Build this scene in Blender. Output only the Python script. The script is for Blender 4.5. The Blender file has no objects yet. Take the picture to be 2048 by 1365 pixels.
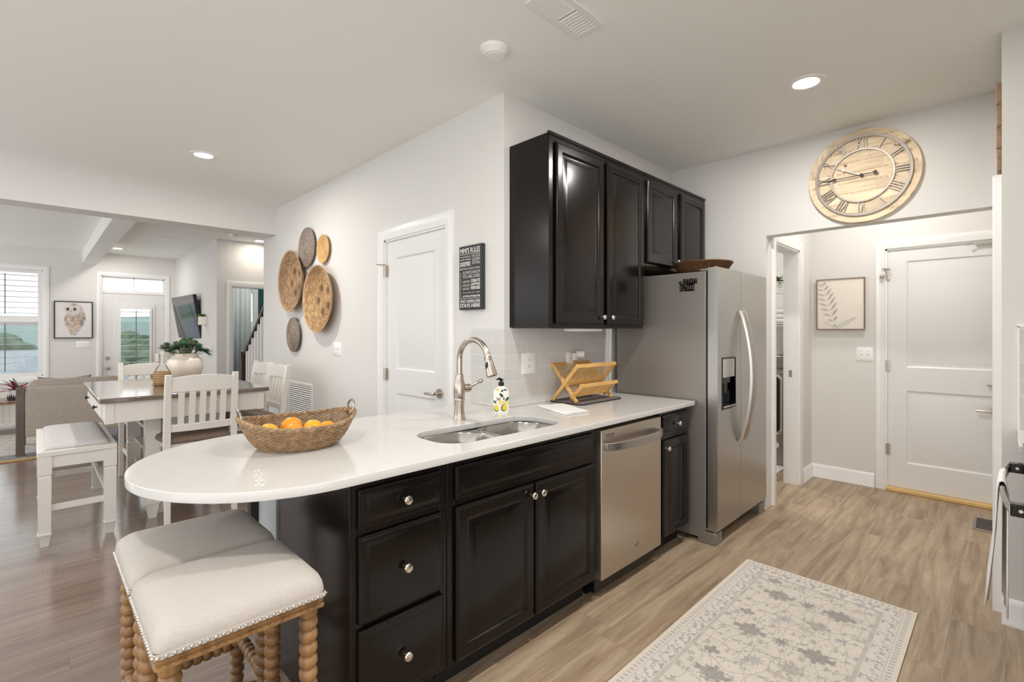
import bpy, math, random
import numpy as np
from mathutils import Matrix, Vector
random.seed(7)
S = bpy.context.scene
C = S.collection
R = math.radians
PI = math.pi

# ---------------------------------------------------------------- camera, sky, exposure
F_PX, HORIZON, YAW = 970.15, 663.63, 45.5006
cam_d = bpy.data.cameras.new('camera'); cam = bpy.data.objects.new('camera', cam_d); C.objects.link(cam)
cam.location = (0, 0, 1.35); cam.rotation_euler = (R(90), 0, R(YAW-90))
cam_d.sensor_width = 36; cam_d.lens = 36*F_PX/2048; cam_d.shift_y = -(682.5-HORIZON)/2048
cam_d.clip_start = .02; cam_d.clip_end = 2000
S.camera = cam
V = S.view_settings
V.view_transform = 'Standard'; V.look = 'None'; V.gamma = 1; V.use_curve_mapping = False
V.exposure = 0.2
S.cycles.use_denoising = True
S.cycles.max_bounces = 8; S.cycles.diffuse_bounces = 5; S.cycles.glossy_bounces = 4
S.cycles.transparent_max_bounces = 12; S.cycles.sample_clamp_indirect = 6
S.cycles.caustics_reflective = False; S.cycles.caustics_refractive = False
W = bpy.data.worlds.new('sky'); S.world = W; W.use_nodes = True
wn = W.node_tree.nodes; wl = W.node_tree.links
bg = wn['Background']; bg.inputs['Strength'].default_value = 1.75
tc = wn.new('ShaderNodeTexCoord'); sp = wn.new('ShaderNodeSeparateXYZ'); rp = wn.new('ShaderNodeValToRGB')
wl.new(tc.outputs['Generated'], sp.inputs[0]); wl.new(sp.outputs['Z'], rp.inputs[0]); wl.new(rp.outputs[0], bg.inputs['Color'])
e = rp.color_ramp.elements
e[0].position = 0; e[0].color = (.97, .97, 1.0, 1)
e[1].position = .5; e[1].color = (.80, .90, 1.0, 1)
x = rp.color_ramp.elements.new(.1); x.color = (1.0, .985, .97, 1)

LAMP_W = 17.0
def lamp(name, loc, watts, col=(1, .965, .925), size=.13, parent=None):
    d = bpy.data.lights.new(name, 'AREA'); d.shape = 'DISK'; d.size = size; d.energy = watts; d.color = col
    o = bpy.data.objects.new(name, d); C.objects.link(o); o.location = loc
    if parent: o.parent = parent
    return o

# ---------------------------------------------------------------- materials
def lin(r, g, b):
    f = lambda c: c/12.92 if c <= .04045 else ((c+.055)/1.055)**2.4
    return (f(r/255), f(g/255), f(b/255), 1)
MT = {}
def mat(name, rgb=(200, 200, 200), rough=.5, metal=0, spec=.5, bump=0, bscale=200, var=0, vscale=8, coat=0, stretch=None, emit=0, trans=0, sheen=0):
    m = bpy.data.materials.new(name); m.use_nodes = True; MT[name] = m
    nt = m.node_tree; b = nt.nodes['Principled BSDF']
    b.inputs['Base Color'].default_value = lin(*rgb); b.inputs['Roughness'].default_value = rough
    b.inputs['Metallic'].default_value = metal; b.inputs['Specular IOR Level'].default_value = spec
    b.inputs['Coat Weight'].default_value = coat; b.inputs['Transmission Weight'].default_value = trans
    if sheen: b.inputs['Sheen Weight'].default_value = sheen
    if emit:
        b.inputs['Emission Color'].default_value = lin(*rgb); b.inputs['Emission Strength'].default_value = emit
    co = nt.nodes.new('ShaderNodeTexCoord'); mp = nt.nodes.new('ShaderNodeMapping')
    nt.links.new(co.outputs['Object'], mp.inputs[0])
    if stretch: mp.inputs['Scale'].default_value = stretch
    if var:
        n = nt.nodes.new('ShaderNodeTexNoise'); n.inputs['Scale'].default_value = vscale; n.inputs['Detail'].default_value = 5
        nt.links.new(mp.outputs[0], n.inputs['Vector'])
        h = nt.nodes.new('ShaderNodeHueSaturation'); h.inputs['Color'].default_value = lin(*rgb)
        r = nt.nodes.new('ShaderNodeMapRange'); r.inputs[1].default_value = .3; r.inputs[2].default_value = .7
        r.inputs[3].default_value = 1-var; r.inputs[4].default_value = 1+var
        nt.links.new(n.outputs[0], r.inputs[0]); nt.links.new(r.outputs[0], h.inputs['Value']); nt.links.new(h.outputs[0], b.inputs['Base Color'])
    if bump:
        n = nt.nodes.new('ShaderNodeTexNoise'); n.inputs['Scale'].default_value = bscale; n.inputs['Detail'].default_value = 4
        nt.links.new(mp.outputs[0], n.inputs['Vector'])
        k = nt.nodes.new('ShaderNodeBump'); k.inputs['Strength'].default_value = bump; k.inputs['Distance'].default_value = .004
        nt.links.new(n.outputs[0], k.inputs['Height']); nt.links.new(k.outputs[0], b.inputs['Normal'])
    return m
def mth(nt, op, a, b=None):
    n = nt.nodes.new('ShaderNodeMath'); n.operation = op
    for i, v in enumerate((a, b)):
        if v is None: continue
        if isinstance(v, (int, float)): n.inputs[i].default_value = v
        else: nt.links.new(v, n.inputs[i])
    return n.outputs[0]
def comb(nt, *v):
    n = nt.nodes.new('ShaderNodeCombineXYZ')
    for i, q in enumerate(v):
        if isinstance(q, (int, float)): n.inputs[i].default_value = q
        else: nt.links.new(q, n.inputs[i])
    return n.outputs[0]
def plank_mat(name, w, L, cols, rough, gap=.35, grain=(1.4, 16), bump=.15, along='x', tone=.16, fine=.5):
    m = mat(name, (150, 120, 90), rough); nt = m.node_tree; b = nt.nodes['Principled BSDF']
    co = nt.nodes.new('ShaderNodeTexCoord'); se = nt.nodes.new('ShaderNodeSeparateXYZ'); nt.links.new(co.outputs['Object'], se.inputs[0])
    X, Y = (se.outputs[0], se.outputs[1]) if along == 'x' else (se.outputs[1], se.outputs[0])
    yr = mth(nt, 'DIVIDE', Y, w); row = mth(nt, 'FLOOR', yr); fr = mth(nt, 'FRACT', yr)
    n1 = nt.nodes.new('ShaderNodeTexWhiteNoise'); n1.noise_dimensions = '1D'; nt.links.new(row, n1.inputs['W'])
    xo = mth(nt, 'DIVIDE', mth(nt, 'ADD', X, mth(nt, 'MULTIPLY', n1.outputs[0], 7.3)), L)
    col = mth(nt, 'FLOOR', xo); fx = mth(nt, 'FRACT', xo)
    n2 = nt.nodes.new('ShaderNodeTexWhiteNoise'); n2.noise_dimensions = '2D'; nt.links.new(comb(nt, row, col, 0), n2.inputs['Vector'])
    idv = n2.outputs[0]
    gx = mth(nt, 'ADD', mth(nt, 'MULTIPLY', X, grain[0]), mth(nt, 'MULTIPLY', idv, 37.0))
    gy = mth(nt, 'MULTIPLY', Y, grain[1])
    ns = nt.nodes.new('ShaderNodeTexNoise'); ns.inputs['Scale'].default_value = 1; ns.inputs['Detail'].default_value = 7
    ns.inputs['Roughness'].default_value = .62; ns.inputs['Distortion'].default_value = .9
    nt.links.new(comb(nt, gx, gy, mth(nt, 'MULTIPLY', idv, 11.0)), ns.inputs['Vector'])
    ra = nt.nodes.new('ShaderNodeValToRGB'); nt.links.new(ns.outputs[0], ra.inputs[0])
    el = ra.color_ramp.elements; ps = np.linspace(.3, .72, len(cols))
    el[0].position = ps[0]; el[0].color = lin(*cols[0]); el[1].position = ps[-1]; el[1].color = lin(*cols[-1])
    for p, c in list(zip(ps, cols))[1:-1]:
        q = el.new(p); q.color = lin(*c)
    hs = nt.nodes.new('ShaderNodeHueSaturation'); nt.links.new(ra.outputs[0], hs.inputs['Color'])
    d1 = mth(nt, 'MULTIPLY', mth(nt, 'MINIMUM', fr, mth(nt, 'SUBTRACT', 1.0, fr)), w)
    d2 = mth(nt, 'MULTIPLY', mth(nt, 'MINIMUM', fx, mth(nt, 'SUBTRACT', 1.0, fx)), L)
    g = mth(nt, 'LESS_THAN', mth(nt, 'MINIMUM', d1, d2), .0016)
    nf = nt.nodes.new('ShaderNodeTexNoise'); nf.inputs['Scale'].default_value = 1; nf.inputs['Detail'].default_value = 8; nf.inputs['Roughness'].default_value = .7; nf.inputs['Distortion'].default_value = .4
    nt.links.new(comb(nt, mth(nt, 'MULTIPLY', gx, 5.0), mth(nt, 'MULTIPLY', gy, 2.6), idv), nf.inputs['Vector'])
    val = mth(nt, 'ADD', 1-tone/2, mth(nt, 'MULTIPLY', idv, tone))
    val = mth(nt, 'MULTIPLY', val, mth(nt, 'ADD', 1-fine/2, mth(nt, 'MULTIPLY', nf.outputs[0], fine)))
    val = mth(nt, 'MULTIPLY', val, mth(nt, 'SUBTRACT', 1.0, mth(nt, 'MULTIPLY', g, gap)))
    nt.links.new(val, hs.inputs['Value']); nt.links.new(hs.outputs[0], b.inputs['Base Color'])
    k = nt.nodes.new('ShaderNodeBump'); k.inputs['Strength'].default_value = bump; k.inputs['Distance'].default_value = .002
    nt.links.new(mth(nt, 'SUBTRACT', ns.outputs[0], g), k.inputs['Height']); nt.links.new(k.outputs[0], b.inputs['Normal'])
    return m
def wood_mat(name, cols, rough=.5, axis=0, sc=(2, 30), coat=0):
    m = mat(name, cols[0], rough, coat=coat); nt = m.node_tree; b = nt.nodes['Principled BSDF']
    co = nt.nodes.new('ShaderNodeTexCoord'); mp = nt.nodes.new('ShaderNodeMapping'); nt.links.new(co.outputs['Object'], mp.inputs[0])
    s = [sc[1]]*3; s[axis] = sc[0]; mp.inputs['Scale'].default_value = s
    n = nt.nodes.new('ShaderNodeTexNoise'); n.inputs['Scale'].default_value = 1; n.inputs['Detail'].default_value = 6; n.inputs['Distortion'].default_value = .8
    nt.links.new(mp.outputs[0], n.inputs['Vector'])
    ra = nt.nodes.new('ShaderNodeValToRGB'); nt.links.new(n.outputs[0], ra.inputs[0]); el = ra.color_ramp.elements
    el[0].position = .32; el[0].color = lin(*cols[0]); el[1].position = .68; el[1].color = lin(*cols[-1])
    if len(cols) > 2: q = el.new(.5); q.color = lin(*cols[1])
    nt.links.new(ra.outputs[0], b.inputs['Base Color'])
    return m
def vcol_mat(name, rough=.8, bump=0, bscale=300, spec=.3):
    m = mat(name, (200, 200, 200), rough, bump=bump, bscale=bscale, spec=spec); nt = m.node_tree
    a = nt.nodes.new('ShaderNodeVertexColor'); a.layer_name = 'Col'; nt.links.new(a.outputs[0], nt.nodes['Principled BSDF'].inputs['Base Color'])
    return m
def glass_mat(name, tint=(235, 245, 243), k=1.4):
    m = bpy.data.materials.new(name); m.use_nodes = True; nt = m.node_tree; nt.nodes.clear(); MT[name] = m
    o = nt.nodes.new('ShaderNodeOutputMaterial'); mx = nt.nodes.new('ShaderNodeMixShader'); t = nt.nodes.new('ShaderNodeBsdfTransparent')
    g = nt.nodes.new('ShaderNodeBsdfGlossy'); g.inputs['Roughness'].default_value = .02; t.inputs[0].default_value = lin(*tint)
    f = nt.nodes.new('ShaderNodeFresnel'); f.inputs[0].default_value = k
    nt.links.new(f.outputs[0], mx.inputs[0]); nt.links.new(t.outputs[0], mx.inputs[1]); nt.links.new(g.outputs[0], mx.inputs[2]); nt.links.new(mx.outputs[0], o.inputs[0])
    return m
def brick_mat(name, c, c2, mortar, bw, bh, ms=.0016, rough=.15):
    m = mat(name, c, rough); nt = m.node_tree; b = nt.nodes['Principled BSDF']
    co = nt.nodes.new('ShaderNodeTexCoord'); se = nt.nodes.new('ShaderNodeSeparateXYZ'); nt.links.new(co.outputs['Object'], se.inputs[0])
    u = mth(nt, 'ADD', se.outputs[0], se.outputs[1]); v = mth(nt, 'ADD', se.outputs[2], -.905+bh*20)
    t = nt.nodes.new('ShaderNodeTexBrick'); nt.links.new(comb(nt, u, v, 0), t.inputs['Vector'])
    t.inputs['Color1'].default_value = lin(*c); t.inputs['Color2'].default_value = lin(*c2); t.inputs['Mortar'].default_value = lin(*mortar)
    t.inputs['Scale'].default_value = 1; t.inputs['Mortar Size'].default_value = ms; t.inputs['Brick Width'].default_value = bw; t.inputs['Row Height'].default_value = bh
    nt.links.new(t.outputs['Color'], b.inputs['Base Color'])
    k = nt.nodes.new('ShaderNodeBump'); k.inputs['Strength'].default_value = .3; k.inputs['Distance'].default_value = -.002
    nt.links.new(t.outputs['Fac'], k.inputs['Height']); nt.links.new(k.outputs[0], b.inputs['Normal'])
    return m

mat('wall', (223, 221, 217), .75, bump=.05, bscale=350)
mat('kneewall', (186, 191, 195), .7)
mat('ceiling', (240, 240, 236), .9, bump=.06, bscale=250)
mat('trim', (238, 237, 235), .35)
mat('door', (230, 229, 227), .38)
mat('teal', (34, 78, 78), .7)
mat('espresso', (17, 12, 10), .2, spec=.34, var=.12, vscale=3, stretch=(3, 3, .6))
mat('toe', (20, 17, 15), .6)
mat('rawwood', (104, 80, 58), .6, var=.1)
mat('quartz', (211, 209, 205), .12, var=.015, vscale=30)
mat('nickel', (196, 186, 174), .26, metal=1)
mat('knobmetal', (214, 206, 196), .18, metal=1)
mat('steel', (184, 181, 177), .3, metal=1, bump=.04, bscale=60, stretch=(1, 1, 40))
mat('steelbright', (205, 200, 193), .22, metal=1)
mat('sinksteel', (176, 172, 166), .2, metal=1)
mat('fridgeside', (150, 144, 138), .38, metal=.55)
mat('dwsteel', (200, 190, 176), .3, metal=.9, bump=.03, bscale=80, stretch=(40, 1, 1))
mat('black', (14, 14, 15), .35)
mat('blackgloss', (8, 8, 9), .06)
mat('blackmetal', (22, 20, 19), .4, metal=.3)
mat('iron', (38, 32, 28), .5, metal=.4)
mat('greymetal', (150, 141, 132), .4, metal=.5)
mat('plate', (246, 245, 243), .3)
mat('slot', (120, 118, 115), .5)
mat('lens', (255, 250, 240), .4, emit=14)
mat('grille', (238, 237, 235), .4)
mat('grilledark', (120, 118, 115), .8)
mat('linen', (196, 188, 179), .92, bump=.35, bscale=420, var=.05, vscale=90, stretch=(1, 6, 1), sheen=.2)
wood_mat('stoolwood', [(106, 77, 48), (136, 100, 62), (158, 119, 76)], .36, 2, (3, 25))
mat('chairpaint', (226, 221, 213), .4)
mat('benchpaint', (224, 220, 213), .35)
mat('benchfabric', (196, 192, 190), .9, bump=.3, bscale=350, var=.06, vscale=60)
mat('seatbrown', (118, 101, 88), .85, bump=.3, bscale=300, var=.12, vscale=40)
wood_mat('tabletop', [(92, 76, 66), (112, 94, 82), (130, 112, 100)], .2, 0, (2, 18), coat=1)
MT['tabletop'].node_tree.nodes['Principled BSDF'].inputs['Coat IOR'].default_value = 1.8; MT['tabletop'].node_tree.nodes['Principled BSDF'].inputs['Coat Roughness'].default_value = .1
wood_mat('bamboo', [(206, 156, 86), (222, 176, 106), (232, 190, 124)], .45, 0, (4, 40))
wood_mat('darkwood', [(52, 38, 30), (70, 52, 42)], .35, 1, (3, 25))
wood_mat('armwood', [(88, 76, 66), (108, 96, 86)], .5, 2, (3, 30))
mat('armfabric', (172, 162, 150), .95, bump=.4, bscale=200, var=.14, vscale=55, stretch=(1, 1, 3))
mat('greypillow', (140, 133, 128), .95, bump=.3, bscale=200)
wood_mat('consolewood', [(120, 92, 66), (150, 118, 88)], .5, 1, (3, 25))
mat('ceramic', (232, 222, 210), .2, var=.05, vscale=18)
mat('bowlwhite', (236, 234, 230), .25)
mat('leafgreen', (108, 132, 94), .55, var=.3, vscale=30)
mat('leafgrey', (144, 150, 126), .6, var=.3, vscale=35)
mat('leafteal', (92, 134, 118), .6, var=.2, vscale=30)
mat('leafbright', (100, 140, 66), .55, var=.25, vscale=60)
mat('leafmagenta', (158, 44, 78), .5, var=.3, vscale=40)
mat('soil', (58, 44, 36), .9)
mat('wicker', (170, 138, 98), .8, bump=.6, bscale=120, var=.25, vscale=70)
mat('seagrass', (160, 132, 101), .85, var=.35, vscale=45, bump=.5, bscale=150)
mat('greyweave', (146, 132, 120), .9, var=.45, vscale=70, bump=.6, bscale=160)
mat('darkweave', (98, 66, 36), .8, var=.5, vscale=60, bump=.6, bscale=140)
mat('yellowcoil', (204, 166, 110), .75, var=.15, vscale=50, bump=.4, bscale=120)
mat('basketmetal', (176, 170, 164), .25, metal=1)
mat('orange', (246, 158, 30), .38, bump=.25, bscale=260, var=.06, vscale=12)
mat('orangeyellow', (250, 182, 36), .38, bump=.25, bscale=260, var=.06, vscale=12)
mat('candle', (240, 236, 226), .5)
mat('towel', (236, 234, 230), .95, bump=.4, bscale=300)
mat('matgrey', (122, 112, 110), .95, var=.4, vscale=120, bump=.4, bscale=250)
mat('matedge', (58, 50, 50), .9)
mat('signblack', (44, 46, 50), .6, var=.08, vscale=25)
mat('signwhite', (222, 220, 214), .7)
mat('bottle', (243, 240, 230), .25)
mat('lemon', (232, 200, 50), .4, var=.12, vscale=60)
mat('leafprint', (62, 84, 62), .5)
mat('yellowprint', (232, 214, 140), .5)
mat('pinkprint', (150, 120, 120), .5)
mat('binding', (222, 208, 180), .9)
mat('threshold', (222, 186, 120), .5, var=.08)
mat('dryer', (150, 146, 142), .3, metal=.7)
mat('plastic', (240, 238, 234), .35)
mat('outfoliage', (86, 100, 76), .9, var=.5, vscale=1.6)
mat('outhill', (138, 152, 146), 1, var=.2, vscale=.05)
mat('outgrass', (104, 118, 88), 1)
mat('outroof', (146, 146, 148), .9, var=.1, vscale=3)
mat('outwall', (200, 202, 206), .8)
mat('outtrunk', (84, 68, 54), .9)
mat('curtain', (206, 214, 212), .9, trans=0)
mat('fernframe', (128, 104, 78), .5)
mat('jute', (176, 142, 100), .95, bump=.6, bscale=90, var=.2, vscale=40)
mat('ruglight', (196, 190, 184), .95, var=.2, vscale=14)
mat('rugnavy', (132, 131, 136), .95, var=.35, vscale=20)
mat('screen', (20, 22, 26), .06, spec=.7)
vcol_mat('rugpile', .95, .35, 500); vcol_mat('art', .7); vcol_mat('coil', .75, .5, 110); vcol_mat('clockwood', .6, .15, 60)
glass_mat('glass', (247, 251, 250)); glass_mat('carafeglass', (250, 252, 252), 1.16)
plank_mat('floor_light', .18, 1.22, [(126, 106, 85), (155, 133, 109), (173, 152, 127), (189, 170, 146)], .42, tone=.08, grain=(1.2, 15), gap=.2, fine=.7)
plank_mat('floor_dark', .125, 1.2, [(102, 82, 71), (126, 104, 92), (148, 126, 113)], .3, tone=.2, grain=(1.2, 18))
q = MT['floor_dark'].node_tree.nodes['Principled BSDF']; q.inputs['Coat Weight'].default_value = 1; q.inputs['Coat Roughness'].default_value = .16; q.inputs['Coat IOR'].default_value = 2.1
plank_mat('beadboard', .06, 9, [(224, 220, 210), (234, 230, 222)], .5, gap=.5, tone=.05, along='y', fine=.05)
brick_mat('tile', (206, 204, 201), (212, 210, 207), (226, 225, 222), .203, .0762)
brick_mat('tile_white', (196, 194, 190), (204, 202, 198), (224, 222, 219), .203, .0762)

# ---------------------------------------------------------------- mesh building
class MB:
    def __init__(s): s.v = []; s.f = []; s.M = Matrix()
    def add(s, vs, fs):
        o = len(s.v); s.v += [tuple(s.M @ Vector(p)) for p in vs]; s.f += [tuple(i+o for i in q) for q in fs]; return s
    def box(s, x0, y0, z0, x1, y1, z1):
        vs = [(x, y, z) for z in (z0, z1) for y in (y0, y1) for x in (x0, x1)]
        return s.add(vs, [(0, 2, 3, 1), (4, 5, 7, 6), (0, 1, 5, 4), (2, 6, 7, 3), (0, 4, 6, 2), (1, 3, 7, 5)])
    def loops(s, L, cap0=True, cap1=True, close=True, ring=False):
        n = len(L[0]); vs = [p for l in L for p in l]; fs = []; m = len(L)
        for i in range(m if ring else m-1):
            j2 = (i+1) % m
            for k in range(n if close else n-1):
                k2 = (k+1) % n; fs.append((i*n+k, i*n+k2, j2*n+k2, j2*n+k))
        if cap0 and not ring: fs.append(tuple(reversed(range(n))))
        if cap1 and not ring: fs.append(tuple(range((m-1)*n, m*n)))
        return s.add(vs, fs)
    def cyl(s, p0, p1, r0, r1=None, n=16):
        r1 = r0 if r1 is None else r1
        p0, p1 = Vector(p0), Vector(p1); d = (p1-p0).normalized(); a = d.orthogonal().normalized(); b = d.cross(a)
        ring = lambda p, r: [tuple(p+(a*math.cos(t)+b*math.sin(t))*r) for t in [2*PI*i/n for i in range(n)]]
        return s.loops([ring(p0, r0), ring(p1, r1)])
    def tube(s, P, r, n=10, closed=False):
        P = [Vector(p) for p in P]; m = len(P); L = []; prev = None
        for i, p in enumerate(P):
            t = (P[(i+1) % m]-P[i-1]) if closed else (P[min(i+1, m-1)]-P[max(i-1, 0)])
            t.normalize()
            if prev is None: a = t.orthogonal().normalized()
            else:
                a = prev-t*prev.dot(t); a.normalize()
            prev = a; b = t.cross(a); rr = r[i] if isinstance(r, (list, tuple)) else r
            L.append([tuple(p+(a*math.cos(q)+b*math.sin(q))*rr) for q in [2*PI*k/n for k in range(n)]])
        return s.loops(L, ring=closed)
    def lathe(s, prof, n=32, c=(0, 0, 0)):
        L = [[(c[0]+r*math.cos(2*PI*k/n), c[1]+r*math.sin(2*PI*k/n), c[2]+z) for k in range(n)] for r, z in prof]
        return s.loops(L, cap0=prof[0][0] > 1e-6 or True, cap1=True)
    def prism(s, poly, z0, z1):
        return s.loops([[(x, y, z0) for x, y in poly], [(x, y, z1) for x, y in poly]])
    def ball(s, c, r, nu=16, nv=10, sc=(1, 1, 1)):
        L = []
        for j in range(nv+1):
            t = -PI/2+PI*j/nv; q = max(math.cos(t), .02)
            L.append([(c[0]+r*sc[0]*q*math.cos(2*PI*k/nu), c[1]+r*sc[1]*q*math.sin(2*PI*k/nu), c[2]+r*sc[2]*math.sin(t)) for k in range(nu)])
        return s.loops(L)
    def rects(s, x0, z0, x1, z1, prof, cap=True):     # nested rectangles in the XZ plane, (inset, y)
        L = [[(x0+i, y, z0+i), (x1-i, y, z0+i), (x1-i, y, z1-i), (x0+i, y, z1-i)] for i, y in prof]
        return s.loops(L, cap0=False, cap1=cap)
    def build(s, name, m, parent=None, loc=None, rot=None, bevel=0, seg=2, angle=35, kind=None, smooth=True):
        me = bpy.data.meshes.new(name); me.from_pydata(s.v, [], s.f); me.validate(); me.update()
        if smooth:
            me.polygons.foreach_set('use_smooth', [True]*len(me.polygons)); me.set_sharp_from_angle(angle=R(angle))
        o = bpy.data.objects.new(name, me); C.objects.link(o)
        me.materials.append(MT[m] if isinstance(m, str) else m)
        if parent: o.parent = parent
        if loc: o.location = loc
        if rot: o.rotation_euler = rot
        if bevel:
            b = o.modifiers.new('edge', 'BEVEL'); b.width = bevel; b.segments = seg; b.limit_method = 'ANGLE'; b.angle_limit = R(40)
        if kind: o['kind'] = kind
        return o
def tag(o, label, cat, group=None, kind=None):
    o['label'] = label; o['category'] = cat
    if group: o['group'] = group
    if kind: o['kind'] = kind
    return o
def T(name, label, cat, loc=(0, 0, 0), rz=0, group=None, kind=None):
    o = bpy.data.objects.new(name, None); C.objects.link(o); o.location = loc; o.rotation_euler = (0, 0, R(rz)); o.empty_display_size = .1
    return tag(o, label, cat, group, kind)
def dup(root, loc, rz=None, label=None, group=None):
    r = root.copy(); C.objects.link(r); r.location = loc
    if rz is not None: r.rotation_euler = (0, 0, R(rz))
    if label: r['label'] = label
    if group: r['group'] = group
    for ch in list(root.children):
        c = ch.copy(); C.objects.link(c); c.parent = r
        for g in list(ch.children):
            d = g.copy(); C.objects.link(d); d.parent = c
    return r
def dupp(o, loc=None, rot=None):       # copy of a part under the same thing
    c = o.copy(); C.objects.link(c)
    if loc is not None: c.location = loc
    if rot is not None: c.rotation_euler = rot
    return c
def rrect(hx, hy, r, n=6, cx=0, cy=0):
    P = []
    for k, (sx, sy) in enumerate(((1, 1), (-1, 1), (-1, -1), (1, -1))):
        for i in range(n+1):
            a = PI/2*k+PI/2*i/n; P.append((cx+sx*(hx-r)+r*math.cos(a), cy+sy*(hy-r)+r*math.sin(a)))
    return P
def vcol(o, cols):
    me = o.data; a = me.color_attributes.new('Col', 'FLOAT_COLOR', 'POINT')
    c = np.ones((len(me.vertices), 4), dtype=np.float32); c[:, :3] = cols; a.data.foreach_set('color', c.ravel())
def lin3(*c): return np.array(lin(*c)[:3])
def leaf(mb, base, d, up, L, w, bend=.3, n=4):
    d = Vector(d).normalized(); up = Vector(up); sd = d.cross(up)
    if sd.length < 1e-4: sd = Vector((1, 0, 0))
    sd.normalize(); nn = sd.cross(d); p = Vector(base); vs = []; fs = []
    for i in range(n+1):
        t = i/n; q = p+d*(L*t)-nn*(bend*L*t*t); ww = w*(math.sin(PI*min(.97, .12+.85*t)))
        vs += [tuple(q-sd*ww+nn*ww*.25), tuple(q), tuple(q+sd*ww+nn*ww*.25)]
    for i in range(n):
        a = i*3; fs += [(a, a+1, a+4, a+3), (a+1, a+2, a+5, a+4)]
    mb.add(vs, fs)

# ---------------------------------------------------------------- setting
CZ = 2.74
XP, YK, XC, YH, XG, XR, YR, YF, XT = 1.942, 2.042, 3.96, 1.275, 5.19, 3.2, .013, 11.17, 1.93
def struct(name, mb, m, label, cat, **k): return tag(mb.build(name, m, **k), label, cat, kind='structure')
m = MB(); m.prism([(-2.2, -1.5), (6.3, -1.5), (6.3, 3.4), (2.0, 3.4), (2.0, 2.06), (-2.2, 2.06)], -.08, 0)
struct('floor_kitchen', m, 'floor_light', 'light greige wood plank floor of the kitchen and hall', 'floor')
m = MB(); m.prism([(-2.2, 2.06), (2.0, 2.06), (2.0, 6.0), (3.3, 6.0), (3.3, 11.3), (-2.2, 11.3)], -.08, 0)
struct('floor_living', m, 'floor_dark', 'dark brown glossy hardwood floor of the dining and living area', 'floor')
m = MB(); m.box(-3.5, -3, CZ, 6.3, 11.3, CZ+.1)
struct('ceiling', m, 'ceiling', 'flat white painted ceiling over kitchen and living area', 'ceiling')
m = MB(); DY0, DY1, DH = 2.60, 3.395, 2.058
m.box(XP, YK, 0, XP+.12, DY0, CZ).box(XP, DY1, 0, XP+.12, 6.2, CZ).box(XP, DY0, DH, XP+.12, DY1, CZ)
struct('wall_pantry', m, 'wall', 'pale greige wall with the pantry door and hanging baskets', 'wall')
m = MB(); m.box(XP+.12, YK, 0, XC, YK+.12, CZ)
struct('wall_kitchen', m, 'wall', 'pale greige wall behind the upper cabinets and fridge', 'wall')
m = MB(); m.box(XC, YH, 0, XC+.12, 3.4, CZ).box(XC, YR, 2.078, XC+.12, YH, CZ)
struct('wall_clock', m, 'wall', 'pale greige wall above the hall opening where the clock hangs', 'wall')
m = MB(); LX0, LX1, LH = 4.16, 4.79, 2.06
m.box(XC+.12, YH, 0, LX0, YH+.12, CZ).box(LX1, YH, 0, XG+.12, YH+.12, CZ).box(LX0, YH, LH, LX1, YH+.12, CZ)
struct('wall_laundry', m, 'wall', 'hall wall pierced by the laundry room doorway', 'wall')
m = MB(); GY0, GY1, GH = -.10, .722, 2.055
m.box(XG, GY1, 0, XG+.12, YH, CZ).box(XG, GY0, GH, XG+.12, GY1, CZ).box(XG, -.4, 0, XG+.12, GY0, CZ)
struct('wall_hall', m, 'wall', 'far hall wall with the fern picture and white two-panel door', 'wall')
m = MB(); m.box(XR, YR-.12, 0, XG, YR, CZ).box(XR, -.72, 0, XR+.12, YR-.12, CZ)
struct('wall_right', m, 'wall', 'short greige wall at the right edge with the tiled splash', 'wall')
m = MB(); m.box(1.0, -.84, 0, XR, -.72, CZ)
struct('wall_range', m, 'wall', 'greige wall behind the range', 'wall')
m = MB(); m.box(6.2, YH+.12, 0, 6.3, 3.4, CZ).box(XC+.12, 3.3, 0, 6.2, 3.4, CZ).box(XG+.12, YH, 0, 6.3, YH+.12, CZ)
struct('wall_laundry_back', m, 'trim', 'white walls inside the laundry room', 'wall')
m = MB(); m.box(-3.5, 5.76, 2.44, XP, 6.03, CZ)
struct('trim_header', m, 'wall', 'wide dropped header beam between dining area and living room', 'beam')
m = MB(); m.box(.58, 6.03, 2.54, .78, YF, CZ)
struct('trim_beam', m, 'ceiling', 'white boxed ceiling beam running across the living room', 'beam')
m = MB(); m.box(XT, 8.25, 0, XT+.12, YF, CZ)
struct('wall_television', m, 'wall', 'pale living room wall carrying the television', 'wall')
m = MB(); TX0, TX1 = 2.14, 2.95
m.box(XT+.12, 8.25, 0, TX0, 8.37, CZ).box(TX1, 8.25, 0, 3.3, 8.37, CZ).box(TX0, 8.25, 2.04, TX1, 8.37, CZ)
struct('wall_stair_hall', m, 'wall', 'cream hall wall with the doorway into the teal room', 'wall')
m = MB(); m.box(3.2, 6.08, 0, 3.3, 8.25, CZ).box(XP+.12, 6.0, 0, 3.3, 6.08, CZ)
struct('wall_stairs', m, 'wall', 'pale wall beside and under the staircase', 'wall')
m = MB(); m.box(XT+.12, 10.1, 0, 2.42, 10.2, CZ).box(3.0, 10.1, 0, 3.9, 10.2, CZ).box(2.42, 10.1, 2.1, 3.0, 10.2, CZ).box(2.42, 10.1, 0, 3.0, 10.2, .5)
m.box(3.8, 8.37, 0, 3.9, 10.1, CZ)
struct('wall_teal', m, 'teal', 'dark teal walls of the room beyond the stair hall', 'wall')
m = MB(); m.box(2.06, 8.37, -.08, 3.9, 10.2, 0); struct('floor_teal_room', m, 'floor_dark', 'dark floor of the teal room', 'floor')
m = MB(); m.box(2.06, 8.37, CZ, 3.9, 10.2, CZ+.1); struct('ceiling_teal_room', m, 'ceiling', 'ceiling of the teal room', 'ceiling')
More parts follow.
